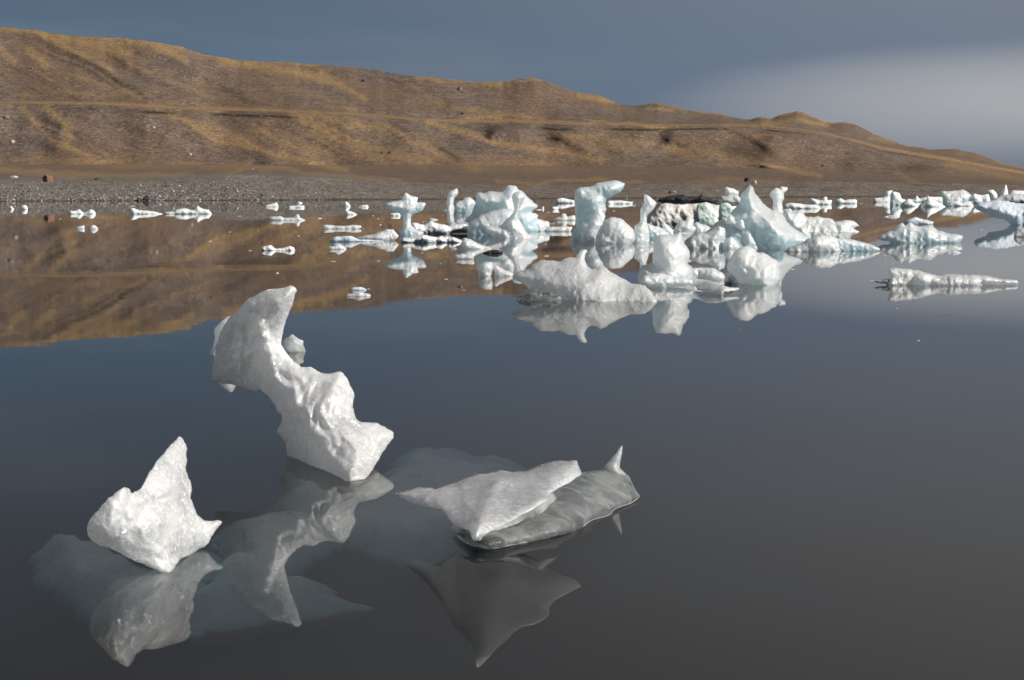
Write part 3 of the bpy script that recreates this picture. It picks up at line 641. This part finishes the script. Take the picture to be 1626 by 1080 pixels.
SLAB = [(628.6,784),(645,778.5),(661.7,774),(692.7,774),(721,765),(754.7,753),(791,747),(814,749.4),(834.7,746.8),(858,737.8),(878.7,732.6),(914.8,730.6),(917.4,737.8),(923,752),(907,765),(873.5,783),(871,793),(850,806),(803.7,832),(775,846),(753.4,859),(745.6,845),(736.6,841),(718.5,832),(703,811.4),(669.4,803.7),(648.7,796)]
KS = [(628,784,nd(4.717)),(661,774,nd(4.76)),(703,811,nd(4.30)),(718,832,nd(4.10)),(753,859,nd(3.84)),(775,846,nd(3.88)),(803,832,nd(4.0)),(850,806,nd(4.20)),(871,793,nd(4.30)),(918,740,nd(4.76)),(858,738,nd(4.9)),(791,747,nd(4.95)),(721,765,nd(4.85))]
DISC = [(718.5,834.7),(720,847.6),(733,859),(749.5,868),(778,873.4),(816.7,865.7),(855,858),(889,850),(920,842.4),(938,827),(969,819),(974,809),(1005,798.5),(1016.9,788),(1007.8,777.8),(997.5,754.6),(984.6,744.8),(956,745.5),(930,749.4),(880,760),(800,790),(740,815)]
KD = [(720,845,wl_dist(850)),(749,868,wl_dist(868)),(778,873,wl_dist(873)),(816,866,wl_dist(866)),(889,850,wl_dist(850)),(938,827,wl_dist(828)),(974,809,wl_dist(811)),(1017,788,wl_dist(792)),(930,749,nd(5.2)),(997,755,nd(5.29)),(970,745,nd(5.33)),(800,790,nd(4.95)),(740,815,nd(4.75))]
HORN = [(988.5,705),(979.4,718.4),(968,731),(956,744),(940,750),(955,762),(975,764),(996,758),(990,749),(984,742),(985,732),(987.5,720)]
SH1 = [(48,845),(75,838),(113,836),(150,850),(240,880),(345,835),(352,870),(300,915),(250,950),(190,962),(142,944),(101,920),(56,888)]
SH2 = [(452,722),(500,745),(560,770),(600,742),(628,704),(700,696),(775,703),(850,722),(880,760),(800,800),(740,850),(650,862),(590,850),(545,838),(500,860),(470,880),(582,924),(487,941),(430,950),(365,962),(300,969),(296,935),(330,890),(350,850),(345,815),(400,800),(450,790)]
berg('ice_block', 'tall leaning white ice block with hooked top nearest the middle of the lake', 'ice block', [
    ('ice_body', 'ice_near', sheet(TALL, None, 2.6, tf=.42, tb=1.2, keys=KT, rough=.07, scal=.50, scal_len=.12, rag=.9,
        ridges=[([(466,460),(420,520),(440,600),(500,690),(560,762)], 30, .03), ([(540,595),(520,660),(570,720),(620,690)], 24, .03)])),
    ('underwater_shelf', 'ice_submerged', slab_under(SH2, .012, .03, edge=.10))])
berg('ice_block', 'fin shaped white ice block with pointed peak at the lower left', 'ice block', [
    ('ice_body', 'ice_near', sheet(FIN, None, 2.5, tf=.34, tb=1.1, keys=KF, rough=.07, scal=.48, scal_len=.10, rag=.9,
        ridges=[])),
    ('underwater_shelf', 'ice_submerged', slab_under(SH1, .012, .03, edge=.10))])
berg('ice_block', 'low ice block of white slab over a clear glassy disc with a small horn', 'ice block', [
    ('ice_slab', 'ice_slab', sheet(SLAB, None, 2.6, tf=.9, tb=.6, keys=KS, rough=.08, scal=.40, scal_len=.13, rag=.6,
        ridges=[([(752,857),(768,808),(785,768)], 40, .10), ([(640,784),(690,782),(735,770)], 14, .04), ([(790,765),(850,752),(915,735)], 18, .05)])),
    ('clear_disc', 'ice_clear', sheet(DISC, None, 2.8, tf=1.2, tb=.6, keys=KD, rough=.05, scal=.05, scal_len=.12, rag=.6)),
    ('rim_highlight', 'ice_milky', tube([at(x_, y_, float(rbf(KD)(np.array([x_]), np.array([y_]))[0]) - .02) for x_, y_ in [(733,858),(749.5,867),(778,872.4),(816.7,864.7),(855,857),(889,849),(920,841),(938,826),(969,818),(974,808.5),(1005,798),(1016,788),(1007.8,778),(997.5,755.5)]], .0032)),  # pale tube added along the disc's edge to draw its highlight
    ('ice_horn', 'ice_milky', sheet(HORN, None, 2.0, tf=1.2, tb=1.2, keys=[(988,705,nd(5.3)),(956,745,nd(5.34)),(984,748,nd(5.3))], rough=.1, rag=.3)),
    ('ice_neck', 'ice_milky', sheet([(735,838),(750,800),(800,780),(860,775),(885,790),(860,815),(800,840),(760,858)], None, 4, tf=.4, tb=1.0, keys=[(735,838,nd(4.5)),(800,780,nd(4.75)),(885,790,nd(4.7)),(760,858,nd(4.4)),(860,815,nd(4.5))]))])
berg('ice_chunk', 'thin pale ice fin showing left behind the tall hooked block', 'ice chunk', [('b', 'ice_slab', sheet([(331,563.5),(338,550),(341,535),(340,522),(350,512),(358,505),(366,502),(374,515),(372,563.5)], 563.5, 2.5, rag=.5))])
berg('ice_chunk', 'small translucent ice chunk showing right behind the tall hooked block', 'ice chunk', [('b', 'ice_milky', sheet([(440,559),(446,543),(453,537),(460,534),(464,531),(468,534),(477,539),(482,541),(482,549),(486,559)], 559, 2.2, tf=.5, rag=.6))])

# ---- the drifting group in the middle distance
def S(o, base, step=2.0, **k):
    k.setdefault('scal', .36); k.setdefault('rel', 2); k.setdefault('rag', step * .5)
    return sheet(o, base, step, **k)
berg('iceberg', 'mushroom shaped iceberg with wide cap on a slim stem left of the group', 'iceberg', [('b', 'ice_blue', S([(610,325),(622,320.5),(637.5,317.5),(641,311),(644,306),(652.5,310.5),(664,314),(662.5,321),(670,321.5),(676,323),(671,334),(655,341),(652.5,347.5),(654,359),(665,365),(672.5,369),(671,374),(650,375),(636,373.5),(634,365),(640,361),(640.5,347.5),(634,339),(620,332.5)], 374, 1.6, tf=1.1, tb=1.1, rag=.4))])
berg('ice_pillar', 'slim hooked ice pillar standing left of the broad blue iceberg', 'ice pillar', [('b', 'ice_mid', S([(704.8,332),(706,328),(710,323),(710.7,313.7),(713.7,304),(720,301),(725.5,299.6),(727.8,306),(725.5,310.7),(722,314.4),(720,322.6),(722,332)], 332.5, 1.4, rag=.3))])
berg('ice_chunk', 'rounded bluish ice lump between the slim pillar and the broad blue iceberg', 'ice chunk', [('b', 'ice_blue', S([(721,338),(723,323),(732,318.5),(738,314.4),(745.5,313),(753,317.4),(755.5,323),(752,331),(750,338)], 338.5, 1.6))])
berg('iceberg', 'broad pale blue iceberg with a white pillar in front of its ledges', 'iceberg', [
    ('ice_body', 'ice_blue', S([(738.8,351),(746,341),(753.7,331.8),(757,307),(768,306.6),(777,303.3),(790,304.6),(797.8,304.6),(803,299.4),(808,294.3),(818.5,295),(823,300.7),(831.5,304.6),(837.3,311.8),(845.7,320),(853.5,324.7),(853,331),(843,337),(852.9,341),(853.5,347),(856,367),(800,370),(757,366)], 368, 1.8, tf=.55, rough=.10, ridges=[([(757,308),(800,312),(812,345)], 30, .5)])),
    ('ice_ledge', 'ice_blue', S([(742,372),(746,352),(765,341),(785,334),(812,331),(822,345),(820,372)], 372, 1.8, tf=.9, dD=-.5)),
    ('ice_pillar', 'ice_mid', S([(813,312.4),(818.5,305),(830,304.6),(834,313.7),(827.6,325.4),(823.7,338),(823.7,347.4),(831.5,360.4),(836.6,369.4),(845,377.5),(815,379.5),(785,378),(772,368),(769,360),(780,359),(792.6,360),(803,350),(814.6,338),(816,329)], 378, 1.6, tf=1.0, rag=.35)),
    ('ice_step', 'ice_mid', S([(822,367),(825,346),(840,344.5),(853,347),(871,353),(872,361),(868,367)], 367.5, 1.6))])
berg('ice_floe', 'long thin ice floe between the blue iceberg and the hooked ice tower', 'ice floe', [('b', 'ice_mid', S([(868,367),(871,361),(890,360),(908,361),(906,367)], 367.5, 1.5))])
berg('ice_tower', 'tall ice tower with overhanging hooked head in the middle of the group', 'iceberg', [
    ('ice_body', 'ice_blue', S([(913.5,302),(921,297.7),(931.6,297.7),(950.8,291.3),(965,288),(976,287),(988,289),(992.7,292.4),(989,302),(976,310.5),(965.7,315.8),(961.4,325.4),(963.5,331.7),(960,342.4),(957,359.4),(950,372),(948,382),(927,382.5),(906,381),(907,370),(914.6,357),(912.4,334)], 382, 1.8, tf=1.0, rough=.10)),
    ('ice_spur', 'ice_mid', S([(922,384),(926,366),(937,352),(943,342),(948,330.7),(955,333),(960,343),(957,360),(950,372),(946,384)], 384.5, 1.6, tf=1.0))])
berg('ice_mound', 'rounded ice mound at the right foot of the hooked ice tower', 'ice mound', [('b', 'ice_mid', S([(944,385),(950,368),(958,351),(972,344.5),(985,347.7),(997.6,356),(1006,365.8),(1008,378),(1005,386),(975,387)], 387, 1.8))])
berg('ice_pillar', 'goose necked ice pillar with wedge head on a broad foot', 'ice pillar', [('b', 'ice_mid', S([(1004,384),(1008,359.4),(1016.8,351),(1016.8,331.7),(1023,323),(1023,309.4),(1030.6,311.5),(1037,317),(1043,323),(1036,334),(1027.4,342.4),(1027.4,355),(1030.6,365.8),(1032,385)], 385, 1.6, rag=.35))])
berg('iceberg', 'grey iceberg with black debris cap in the middle of the group', 'iceberg', [
    ('ice_body', 'ice_dirty', S([(1022,358),(1028,345),(1036,334.6),(1051,321),(1064,320),(1088,320),(1102.7,321),(1111.5,318),(1120,320),(1129,320.8),(1142.5,320.8),(1153,322),(1170,325.8),(1168,340),(1165,358)], 358, 1.8, tf=.7)),
    ('green_face', 'ice_green', S([(1098,360),(1103,340),(1108,326),(1118,321.5),(1128,324),(1135,335),(1140,348),(1145,360)], 360, 1.8, tf=.35)),
    ('green_face', 'ice_green', S([(1141,358),(1141,330),(1146,323),(1156,323),(1164,332),(1160,358)], 359, 1.8, tf=.35)),
    ('debris_cap', 'ice_black', S([(1041.4,320),(1049.5,315.4),(1064,311),(1085,308),(1091,311.7),(1107,311.7),(1114.5,308.8),(1120,313),(1129,315.4),(1136.6,319),(1132,323),(1108.6,320.4),(1091,324),(1079,324.8),(1061,322.6)], 358, 1.6, tf=1.6, tb=2.0, sub=0)),
    ('grey_dome', 'ice_grey', S([(1134,322),(1145.5,312.5),(1157,308.8),(1172,309.5),(1177,315.4),(1176.5,325),(1158.7,327),(1145,326)], 358, 1.6, tf=1.0, sub=0)),
    ('white_cap', 'ice_mid', S([(1151.4,299),(1157,297),(1173.5,303),(1170.6,312),(1153.6,312)], 356, 1.6, tf=1.0, sub=0, dD=.8))])
berg('iceberg', 'largest pale blue iceberg with sharp white spire and stacked head', 'iceberg', [
    ('ice_body', 'ice_blue', S([(1148,393),(1147,372),(1155,350),(1162,336),(1173,322.8),(1178,308),(1184,302),(1191,293.3),(1195.6,297.7),(1201.5,309.5),(1210.4,321.3),(1225,333),(1234,334.6),(1243,339),(1250,352),(1262,363),(1287,377.4),(1296,386),(1275,394),(1210,395)], 394, 1.8, tf=.9, rough=.09, ridges=[([(1191,296),(1200,330),(1235,370)], 34, .35)])),
    ('stacked_head', 'ice_mid', S([(1226,340),(1228,318.4),(1222,311),(1224.4,304.4),(1232.5,298.5),(1238.5,300),(1240,296.5),(1250.3,297.4),(1250.3,302),(1244.4,308),(1245,315.4),(1242,322.8),(1243,342)], 392, 1.5, tf=1.0, sub=0, rag=.4, dD=.3)),
    ('ice_knob', 'ice_mid', S([(1153.6,351),(1156,343),(1160,340.5),(1166,345),(1168,352),(1174,347),(1178,346.4),(1182,351),(1184.6,365),(1176.5,367),(1169,362.7),(1164.6,357),(1158,356)], 392, 1.5, tf=1.2, sub=0, rag=.4, dD=-1.0))])
berg('ice_mound', 'grey streaked ice mound at the left foot of the spire iceberg', 'ice mound', [
    ('ice_body', 'ice_mid', S([(1088,394),(1088,381),(1105.6,370),(1122,367),(1129,361),(1138,352.3),(1150,348),(1154.3,359.7),(1157.3,374.5),(1151.4,383.3),(1151,394.5)], 394.5, 1.8, tf=.9)),
    ('ice_step', 'ice_mid', S([(1148,395),(1153,381),(1161.7,376),(1175,390),(1173,395)], 395, 1.6))])
berg('ice_chunk', 'teal wedge of ice right of the goose necked pillar', 'ice chunk', [('b', 'ice_blue', S([(1024,378),(1027.4,355.3),(1040,358),(1054,364),(1062,372),(1058,379)], 379.5, 1.8))])
berg('ice_chunk', 'small white knobbed chunk left of the twin eared ice chunk', 'ice chunk', [('b', 'ice_mid', S([(1052,378),(1054,366),(1050,356),(1054.7,353),(1064,360.4),(1073,368.6),(1074,378)], 379, 1.5, rag=.4))])
berg('ice_chunk', 'twin eared white ice chunk below the black capped iceberg', 'ice chunk', [('b', 'ice_mid', S([(1070,381),(1069,368),(1071,362),(1079,352.3),(1089,349.4),(1091,344),(1096,346),(1102.7,348.6),(1101,358),(1105.6,362.7),(1100,372),(1094,381)], 381.5, 1.6, rag=.4))])
berg('ice_mound', 'smooth pale ridge of ice right of the twin eared chunk', 'ice mound', [('b', 'ice_mid', S([(1096,376),(1102.7,353),(1116,356.8),(1127.8,361),(1135,368),(1132,376)], 376.5, 1.8))])
berg('iceberg', 'long white granular iceberg sloping down to the right in front of the group', 'iceberg', [
    ('ice_body', 'ice_grain', S([(822,473),(824,466),(839.6,458),(830,450.5),(815,441),(816.7,435),(832,428.6),(841.5,425.8),(845,420),(858.7,413.4),(875.8,414.3),(887,415),(900.6,409.6),(914,408.6),(919.7,400),(927,395.6),(933,398),(929,404),(928,411.5),(933,422),(938.7,427.7),(948,426.7),(955,422),(961.6,424.8),(971,432.4),(986.4,441),(1003.6,449.6),(1024.5,454.4),(1036,465.8),(1044.6,479),(1050,483),(1000,484),(954,483),(933,480),(895,479),(872,475),(849,475)], 480, 2.2, tf=.85, rough=.14, scal=.2, scal_len=.16, rag=.9, keys=[(822,473,nd(15.0)),(849,474,nd(14.9)),(895,478,nd(14.65)),(954,482,nd(14.4)),(1047,483,nd(14.3)),(930,400,nd(15.0)),(860,415,nd(15.1)),(990,445,nd(14.8))], sub=18)),
    ('clear_foot', 'ice_clear', S([(821,475),(830,468.5),(850,464),(872,464.5),(890,470),(892,477),(855,476.5)], 476, 1.8, tf=.5, dD=-.1))])
berg('ice_chunk', 'small square ice chunk left of the long granular iceberg', 'ice chunk', [('b', 'ice_grain', S([(759.5,438),(759.5,426),(763,419),(771,416.6),(780.5,417),(783,425.8),(781,438)], 438.5, 1.6))])
berg('ice_chunk', 'wedge of ice pointing right between square chunk and granular iceberg', 'ice chunk', [('b', 'ice_grain', S([(785,438),(786,421),(796,426),(811,432),(822,438)], 438.5, 1.6))])
berg('iceberg', 'blocky white iceberg with rounded top and low front ledge', 'iceberg', [
    ('ice_body', 'ice_mid', S([(1013,452),(1012.5,443),(1015,428),(1021.6,421.4),(1034.9,416.4),(1035.7,404.8),(1038,390),(1044.8,374),(1058,373),(1071.4,373),(1079,368.3),(1083,371.6),(1087,388),(1094.6,398),(1095.5,408),(1092,418),(1099.6,426.4),(1101,451),(1066,454)], 453, 2.0, tf=.9, rough=.10, scal=.12)),
    ('ice_ledge', 'ice_mid', S([(1015,452),(1024,437),(1036,434.5),(1049.8,433),(1068,438),(1085,441),(1099.6,444.6),(1098,453),(1060,456)], 455, 1.8, tf=1.2, dD=-.25))])
berg('ice_mound', 'low ridge of ice joining the blocky iceberg and the smooth dome', 'ice mound', [('b', 'ice_mid', S([(1096,443),(1096,427),(1119.6,424.7),(1132.8,425.6),(1149.5,434.7),(1152,444),(1126,445)], 444.5, 1.8))])
berg('ice_floe', 'flat tapering plate of ice in front of the blocky iceberg', 'ice floe', [('b', 'ice_grain', S([(1101.3,453),(1100.5,443),(1109.6,443.8),(1136,448),(1156,456.3),(1173.5,456.3),(1172.7,461.3),(1149.5,463.7),(1109.6,460)], 463, 1.8, keys=[(1101,453,nd(16.2)),(1110,460,nd(15.5)),(1150,463.7,nd(15.2)),(1173,461,nd(15.4)),(1110,444,nd(16.0))]))])
berg('ice_dome', 'smooth pale ice dome at the front right of the group', 'iceberg', [
    ('ice_body', 'ice_mid', S([(1170,450.5),(1162.7,439.7),(1155,428),(1156,416),(1166,399.8),(1174.4,394),(1186,389.9),(1196,394),(1201,399),(1212.6,401.5),(1224,408),(1232.5,413),(1237.5,421.4),(1239,436.3),(1241.6,444.6),(1236.6,450.5),(1205,452)], 451.5, 2.0, tf=.95, rough=.06)),
    ('clear_foot', 'ice_speckled', S([(1151,449),(1151,437),(1160,433),(1169,440),(1174,451),(1160,451)], 451, 1.6))])
berg('ice_dome', 'small egg shaped ice dome right of the spire iceberg', 'ice mound', [('b', 'ice_mid', S([(1245,399),(1255,392),(1268.5,388),(1290,376),(1308.8,372),(1327.6,377.4),(1335.7,388),(1337.5,398),(1300,400)], 399.5, 1.8, rough=.06))])
berg('ice_floe', 'pale wedge of ice tapering right beyond the egg shaped dome', 'ice floe', [('b', 'ice_blue', S([(1325,398),(1329,378.8),(1351.8,380),(1376,385.5),(1397.4,395.5),(1390,399)], 399, 1.8))])
berg('iceberg', 'jagged low iceberg right behind the spire iceberg', 'iceberg', [('b', 'ice_mid', S([(1240,377),(1243.7,333.7),(1255,331),(1260,335.5),(1271,335),(1282.4,345),(1297.4,342.4),(1310,346),(1322,348.7),(1327.4,352.4),(1341,350),(1354.8,350.4),(1364.8,358.7),(1354.8,362.4),(1363.6,368.6),(1352,376),(1300,378)], 377.5, 1.7, tf=.7, rough=.2))])
berg('ice_floe', 'speckled low ice floe behind the mushroom iceberg', 'ice floe', [('b', 'ice_speckled', S([(648,370),(654,353),(674,357),(684,351),(695,354.5),(715,358),(737.5,355),(746,360),(743,369),(717.5,371)], 371.5, 1.6))])
berg('ice_floe', 'speckled low ice floe at the foot of the mushroom iceberg', 'ice floe', [('b', 'ice_speckled', S([(636,385),(640,378),(654,377),(674,373),(690,377),(702,375),(708,380),(719,377),(729,380),(733,385)], 385.5, 1.5))])
berg('ice_floe', 'pale chunk of ice left of the mushroom iceberg', 'ice floe', [('b', 'ice_grain', S([(568,380),(569,376),(585,373),(594,371),(600,368),(612,365),(625,365),(632.5,374),(629,380),(620,383.5)], 382, 1.5))])
berg('ice_floe', 'thin dark slab of ice left of the mushroom iceberg', 'ice floe', [('b', 'ice_slate', S([(523,383),(530,376.5),(545,375),(560,375),(568,379.5),(590,381),(613,383)], 384, 1.5))])
berg('ice_floe', 'pale pointed floe below the broad blue iceberg', 'ice floe', [('b', 'ice_mid', S([(712,395),(732,388),(736,378.5),(750,382),(766,389),(780,395)], 395.5, 1.6))])
berg('ice_floe', 'short flat floe below the pale pointed floe', 'ice floe', [('b', 'ice_grain', S([(721,411),(724,404.5),(738,403.5),(753,403),(752,411)], 411.5, 1.5))])
berg('ice_floe', 'flat black floe of debris below the broad blue iceberg', 'ice floe', [('b', 'ice_black', S([(766,402),(775,397.5),(790,396.5),(799,401.5)], 402.5, 1.5))])

# ---- the big floe and the bergs out on the right
berg('ice_floe', 'long low granular floe alone at the right edge of the lake', 'ice floe', [
    ('ice_body', 'ice_grain', S([(1408,452),(1412,442),(1411,428.6),(1419.8,425.3),(1444.7,427.3),(1469.7,432.3),(1487,437.3),(1507,434.3),(1525,436),(1544.6,436),(1569.6,438.6),(1589.5,443.5),(1614.5,444.8),(1615.8,451),(1569.6,453.5),(1494.7,453.5),(1444.7,452)], 453, 2.0, tf=1.3, rough=.2, scal=.2, rag=.8)),
    ('clear_foot', 'ice_milky', S([(1387,448.5),(1400,444),(1413,442),(1430,446),(1452,451)], 451.5, 1.6, dD=-.15))])
berg('iceberg', 'low pale iceberg with ragged ridge right of the egg shaped dome', 'iceberg', [('b', 'ice_blue', S([(1392,379),(1405,370),(1419.8,362.4),(1432,354.4),(1437,357.5),(1444.7,353),(1457,359.5),(1477,357.4),(1489.7,366),(1509.6,371),(1528.4,375),(1524,385),(1460,387),(1412,385)], 386, 1.8, tf=.8))])
berg('ice_floe', 'pale grey slab behind the low ragged iceberg', 'ice floe', [('b', 'ice_slate', S([(1435,356),(1437,351),(1452,345.4),(1468,348),(1482,352.4),(1481,356)], 356.5, 1.6))])
berg('iceberg', 'shaded blue grey iceberg overhanging the water at the right edge', 'iceberg', [('b', 'ice_slate', S([(1548,328),(1557,321),(1575,319),(1590,318.5),(1612,322),(1650,326),(1690,330),(1690,356),(1605,357),(1599,350),(1570,344),(1566,338),(1550,332)], 357, 1.7, tf=.8))])
berg('ice_chunk', 'pale ice chunk cut by the right edge of the photo', 'ice chunk', [('b', 'ice_mid', S([(1610,375.5),(1614,367),(1630,361),(1660,358),(1680,376)], 376.5, 1.7))])

# ---- scattered small floes and the far bergs
SMALL = [
 ('ice_floe', 'leftmost tiny white floe near the pebble beach', 332.5, 'ice_far', [(15,332.5),(15.5,327),(19,328),(22.5,332.5)]),
 ('ice_floe', 'tiny rounded floe second from the left by the pebble beach', 333, 'ice_far', [(33,333),(34,327),(38,325.5),(43,327),(44.5,333)]),
 ('ice_floe', 'low two peaked floe left of the longer pair near the beach', 340, 'ice_far', [(109,340),(112,335),(121,334.5),(126,332),(129,335),(133,338),(139,335),(144,332),(150,335),(152.5,340)]),
 ('ice_floe', 'low floe with blunt left end, left of the longer pair', 340, 'ice_far', [(208,340),(207.5,330.5),(214,331),(221,334),(232,334),(245,336),(258,340)]),
 ('ice_floe', 'long low floe with a peak near its right end', 340, 'ice_far', [(261,340),(263,336.5),(275,336),(285,331.5),(297,331.5),(306,334),(310,331),(313.7,326.5),(318,330),(322.8,332),(331,333),(336.5,340)]),
 ('ice_floe', 'left of two tiny floes drifting out from the left beach', 363.5, 'ice_mid', [(119,363.5),(124,359.5),(131,358),(134,358),(134.5,363.5)]),
 ('ice_floe', 'right of two tiny floes drifting out from the left beach', 364, 'ice_mid', [(140,364),(142,360),(148,357),(153,359),(156,364)]),
 ('ice_floe', 'dark tipped double humped floe on the brown reflection', 398, 'ice_speckled', [(415,398),(416,393),(422,391),(430,389.5),(437.5,395),(447,394),(454,392.5),(460,391),(466,393),(469,398)]),
 ('ice_floe', 'small white floe right of the double humped floe', 396, 'ice_mid', [(520,396),(522,391),(530,391),(538,387),(545,391),(550.5,396)]),
 ('ice_floe', 'flat topped plank of ice left of the mushroom iceberg', 363.5, 'ice_mid', [(513,363.5),(514,357.5),(530,358),(548,358.5),(560,357),(575,359),(571,363.5)]),
 ('ice_floe', 'low floe with spiked middle above the double humped floe', 350, 'ice_mid', [(429,350),(428,344.5),(445,343),(452,346),(467,345),(470,341.5),(474,340),(477,346.5),(486,350)]),
 ('ice_floe', 'small wedge shaped floe near the far shore left of centre', 328.5, 'ice_far', [(419,328.5),(421,326),(431,324),(439,321.5),(442,328.5)]),
 ('ice_floe', 'thin flat floe right of the small wedge near the shore', 330, 'ice_far', [(457,330),(460,327),(482,326.5),(483.5,330)]),
 ('ice_floe', 'speck of ice close under the far shore', 323, 'ice_far', [(471,323),(474,320),(479,321),(480,323)]),
 ('ice_floe', 'tiny peaked floe near the shore left of the mushroom iceberg', 328, 'ice_far', [(545,328),(546,325),(549,320),(554,323),(556.5,328)]),
 ('ice_floe', 'tiny low floe right of the tiny peaked one', 329, 'ice_far', [(568.5,329),(575,326),(583,325.5),(585.5,329)]),
 ('ice_floe', 'tiny wedge of ice just below the tiny peaked floe', 341, 'ice_far', [(549.5,341),(550,334.5),(558,336),(567,341)]),
 ('ice_floe', 'small grey floe tucked under the cap of the mushroom iceberg', 343, 'ice_far', [(619,343),(621,339),(634,338),(636,343)]),
 ('ice_floe', 'thin dark sliver right of the mushroom stem', 349.5, 'ice_grey', [(680,349.5),(681,347),(689,346.5),(697,349.5)]),
 ('ice_floe', 'thin white floe alone on the dark reflection above the hooked block', 470.5, 'ice_grain', [(549,470.5),(552,467),(562,466),(571,463),(577,465),(588,467.5),(588.5,470.5)]),
 ('ice_floe', 'dark slab just behind the lone thin white floe', 461, 'ice_slate', [(554,461),(560,456.5),(575,456),(582,461)]),
 ('ice_floe', 'white floe left of the hooked tower near the shore', 323, 'ice_far', [(883,323),(884,316),(893,314.5),(906,317),(914,319),(914,323)]),
 ('ice_floe', 'thin floe right behind the hooked tower', 324, 'ice_far', [(962,324),(966,319),(985,318.5),(1005,321),(1003,324)]),
 ('ice_floe', 'tiny ice bit between blue iceberg and hooked tower', 333, 'ice_far', [(875,333),(878,328.5),(888,328),(886,333)]),
 ('ice_floe', 'tiny triangle of ice right of the broad blue iceberg', 332, 'ice_far', [(858.5,332),(863,327),(864.5,332)]),
 ('ice_floe', 'floe with a square knob left of the hooked tower', 350, 'ice_mid', [(874,350),(885,345),(891,343),(893,338.5),(899,340),(901,344),(912,342),(914,350)]),
 ('ice_floe', 'long low floe behind the jagged iceberg', 331.5, 'ice_far', [(1245,331.5),(1246,325),(1257,322),(1280,325),(1296,325.5),(1303,331.5)]),
 ('ice_floe', 'floe with two knobs near the shore right of the spire iceberg', 325, 'ice_far', [(1289,325),(1287.5,315),(1300,317.5),(1306,317),(1307,313),(1313,313),(1314,317),(1321,318),(1320,325)]),
 ('ice_floe', 'flat floe with low humps right of the two knobbed floe', 323.5, 'ice_far', [(1326,323.5),(1328,317),(1335,315),(1341,318),(1347,316.5),(1360,317),(1360.5,323.5)]),
 ('iceberg', 'leftmost far iceberg with an open arch at the far right shore', 321, 'ice_far', [(1386,321),(1388,315),(1400,314),(1406,310),(1407,304),(1416,302),(1417,306),(1413,311),(1414,321)]),
 ('iceberg', 'blunt white far iceberg just right of the arched one', 326, 'ice_far', [(1413,326),(1415,306),(1421,304.5),(1428,307),(1432,315),(1438,318),(1438,326)]),
 ('iceberg', 'cone shaped white far iceberg right of the blunt one', 328, 'ice_far', [(1429,328),(1433,322),(1442,316),(1447,318),(1455,325),(1459,328)]),
 ('iceberg', 'far iceberg with a thin peak and long skirts', 328.5, 'ice_far', [(1458,328.5),(1462,324),(1471,317.5),(1473.4,310.5),(1477,314),(1481,316),(1489.7,321),(1502,328.5)]),
 ('ice_floe', 'low row of white ice behind the thin peaked far iceberg', 321, 'ice_far', [(1437,321),(1440,317),(1450,316),(1456,311),(1460,315),(1475,312.5),(1495,313),(1497,321)]),
 ('iceberg', 'teal sided far iceberg with flat white top', 323, 'ice_blue', [(1497,323),(1496,315),(1493.4,303.7),(1507,303.7),(1519.6,302.5),(1529.6,301),(1537,305),(1543,311),(1540,323)]),
 ('iceberg', 'low far iceberg right of the flat topped one', 323, 'ice_far', [(1536,323),(1539,316),(1547,307.5),(1558,310),(1569.6,308.7),(1573,323)]),
 ('iceberg', 'crescent shaped far iceberg left of the thin far fin', 319, 'ice_far', [(1570,319),(1573,311),(1567,305),(1570,302),(1577,302),(1583.3,309),(1583,319)]),
 ('iceberg', 'thin pointed far fin of ice near the right edge', 320, 'ice_far', [(1584,320),(1588,309),(1593,301),(1597,293.5),(1600.8,304),(1602,320)]),
 ('iceberg', 'rounded white far iceberg at the right edge', 321, 'ice_far', [(1598,321),(1602,306),(1609.5,302.5),(1624.5,303),(1650,306),(1655,321)]),
 ('iceberg', 'grey far iceberg in front of the thin far fin', 323.5, 'ice_grey', [(1572,323.5),(1578,316),(1590,310.5),(1606,308),(1640,309),(1650,323.5)]),
 ('ice_floe', 'low far floe with small humps in front of the flat topped far iceberg', 327.5, 'ice_far', [(1502,327.5),(1508,322),(1518,319.5),(1528,321.5),(1540,320),(1546,327.5)]),
 ('ice_floe', 'thin dark sheet of ice in front of the far cone iceberg', 344.5, 'ice_slate', [(1402,344.5),(1412,342.2),(1424,342),(1430,344.5)]),
 ('ice_floe', 'dark ring of slush in front of the low ragged iceberg', 402, 'ice_slate', [(1500,402),(1508,399.5),(1518,399),(1527,402)]),
]
for nm, lb, ba, mt, ol in SMALL:
    berg(nm, lb, nm.replace('_', ' '), [('b', mt, sheet(ol, ba, 1.3 if ba < 345 else 1.5, tf=1.0, tb=1.4, rag=.35, rough=.14))], 'small floes and far icebergs')

# crumbs of ice adrift between the floes
def crumbs():
    VV, FF = [], []; n = 0; v0, f0 = ICO; rg = np.random.default_rng(21)
    spots = [(1459, 541), (1175, 523), (1425, 490)]
    for i in range(150):
        if i < len(spots): px, py = spots[i]; r = 2.2
        else:
            py = rg.choice([rg.uniform(322, 345), rg.uniform(345, 420), rg.uniform(420, 470)], p=[.45, .45, .10]); px = rg.normal(1000, 330); r = rg.uniform(.6, 2.2)
        Dd = float(wl_dist(py)); c = at(px, py, Dd); r = r * Dd / FPX * (.55 if i < len(spots) else 1)
        q = v0 * (1 + rg.uniform(-.35, .35, (len(v0), 1))) * np.array([rg.uniform(1, 2.4), rg.uniform(.8, 1.6), rg.uniform(.3, .6)]) * r
        VV.append(q + c); FF.append(f0 + n); n += len(v0)
    tag(mesh_obj('ice_crumbs', np.concatenate(VV), np.concatenate(FF), 'ice_far', smooth=False), 'tiny crumbs of white ice adrift on the lake', 'ice crumbs', kind='stuff')
crumbs()
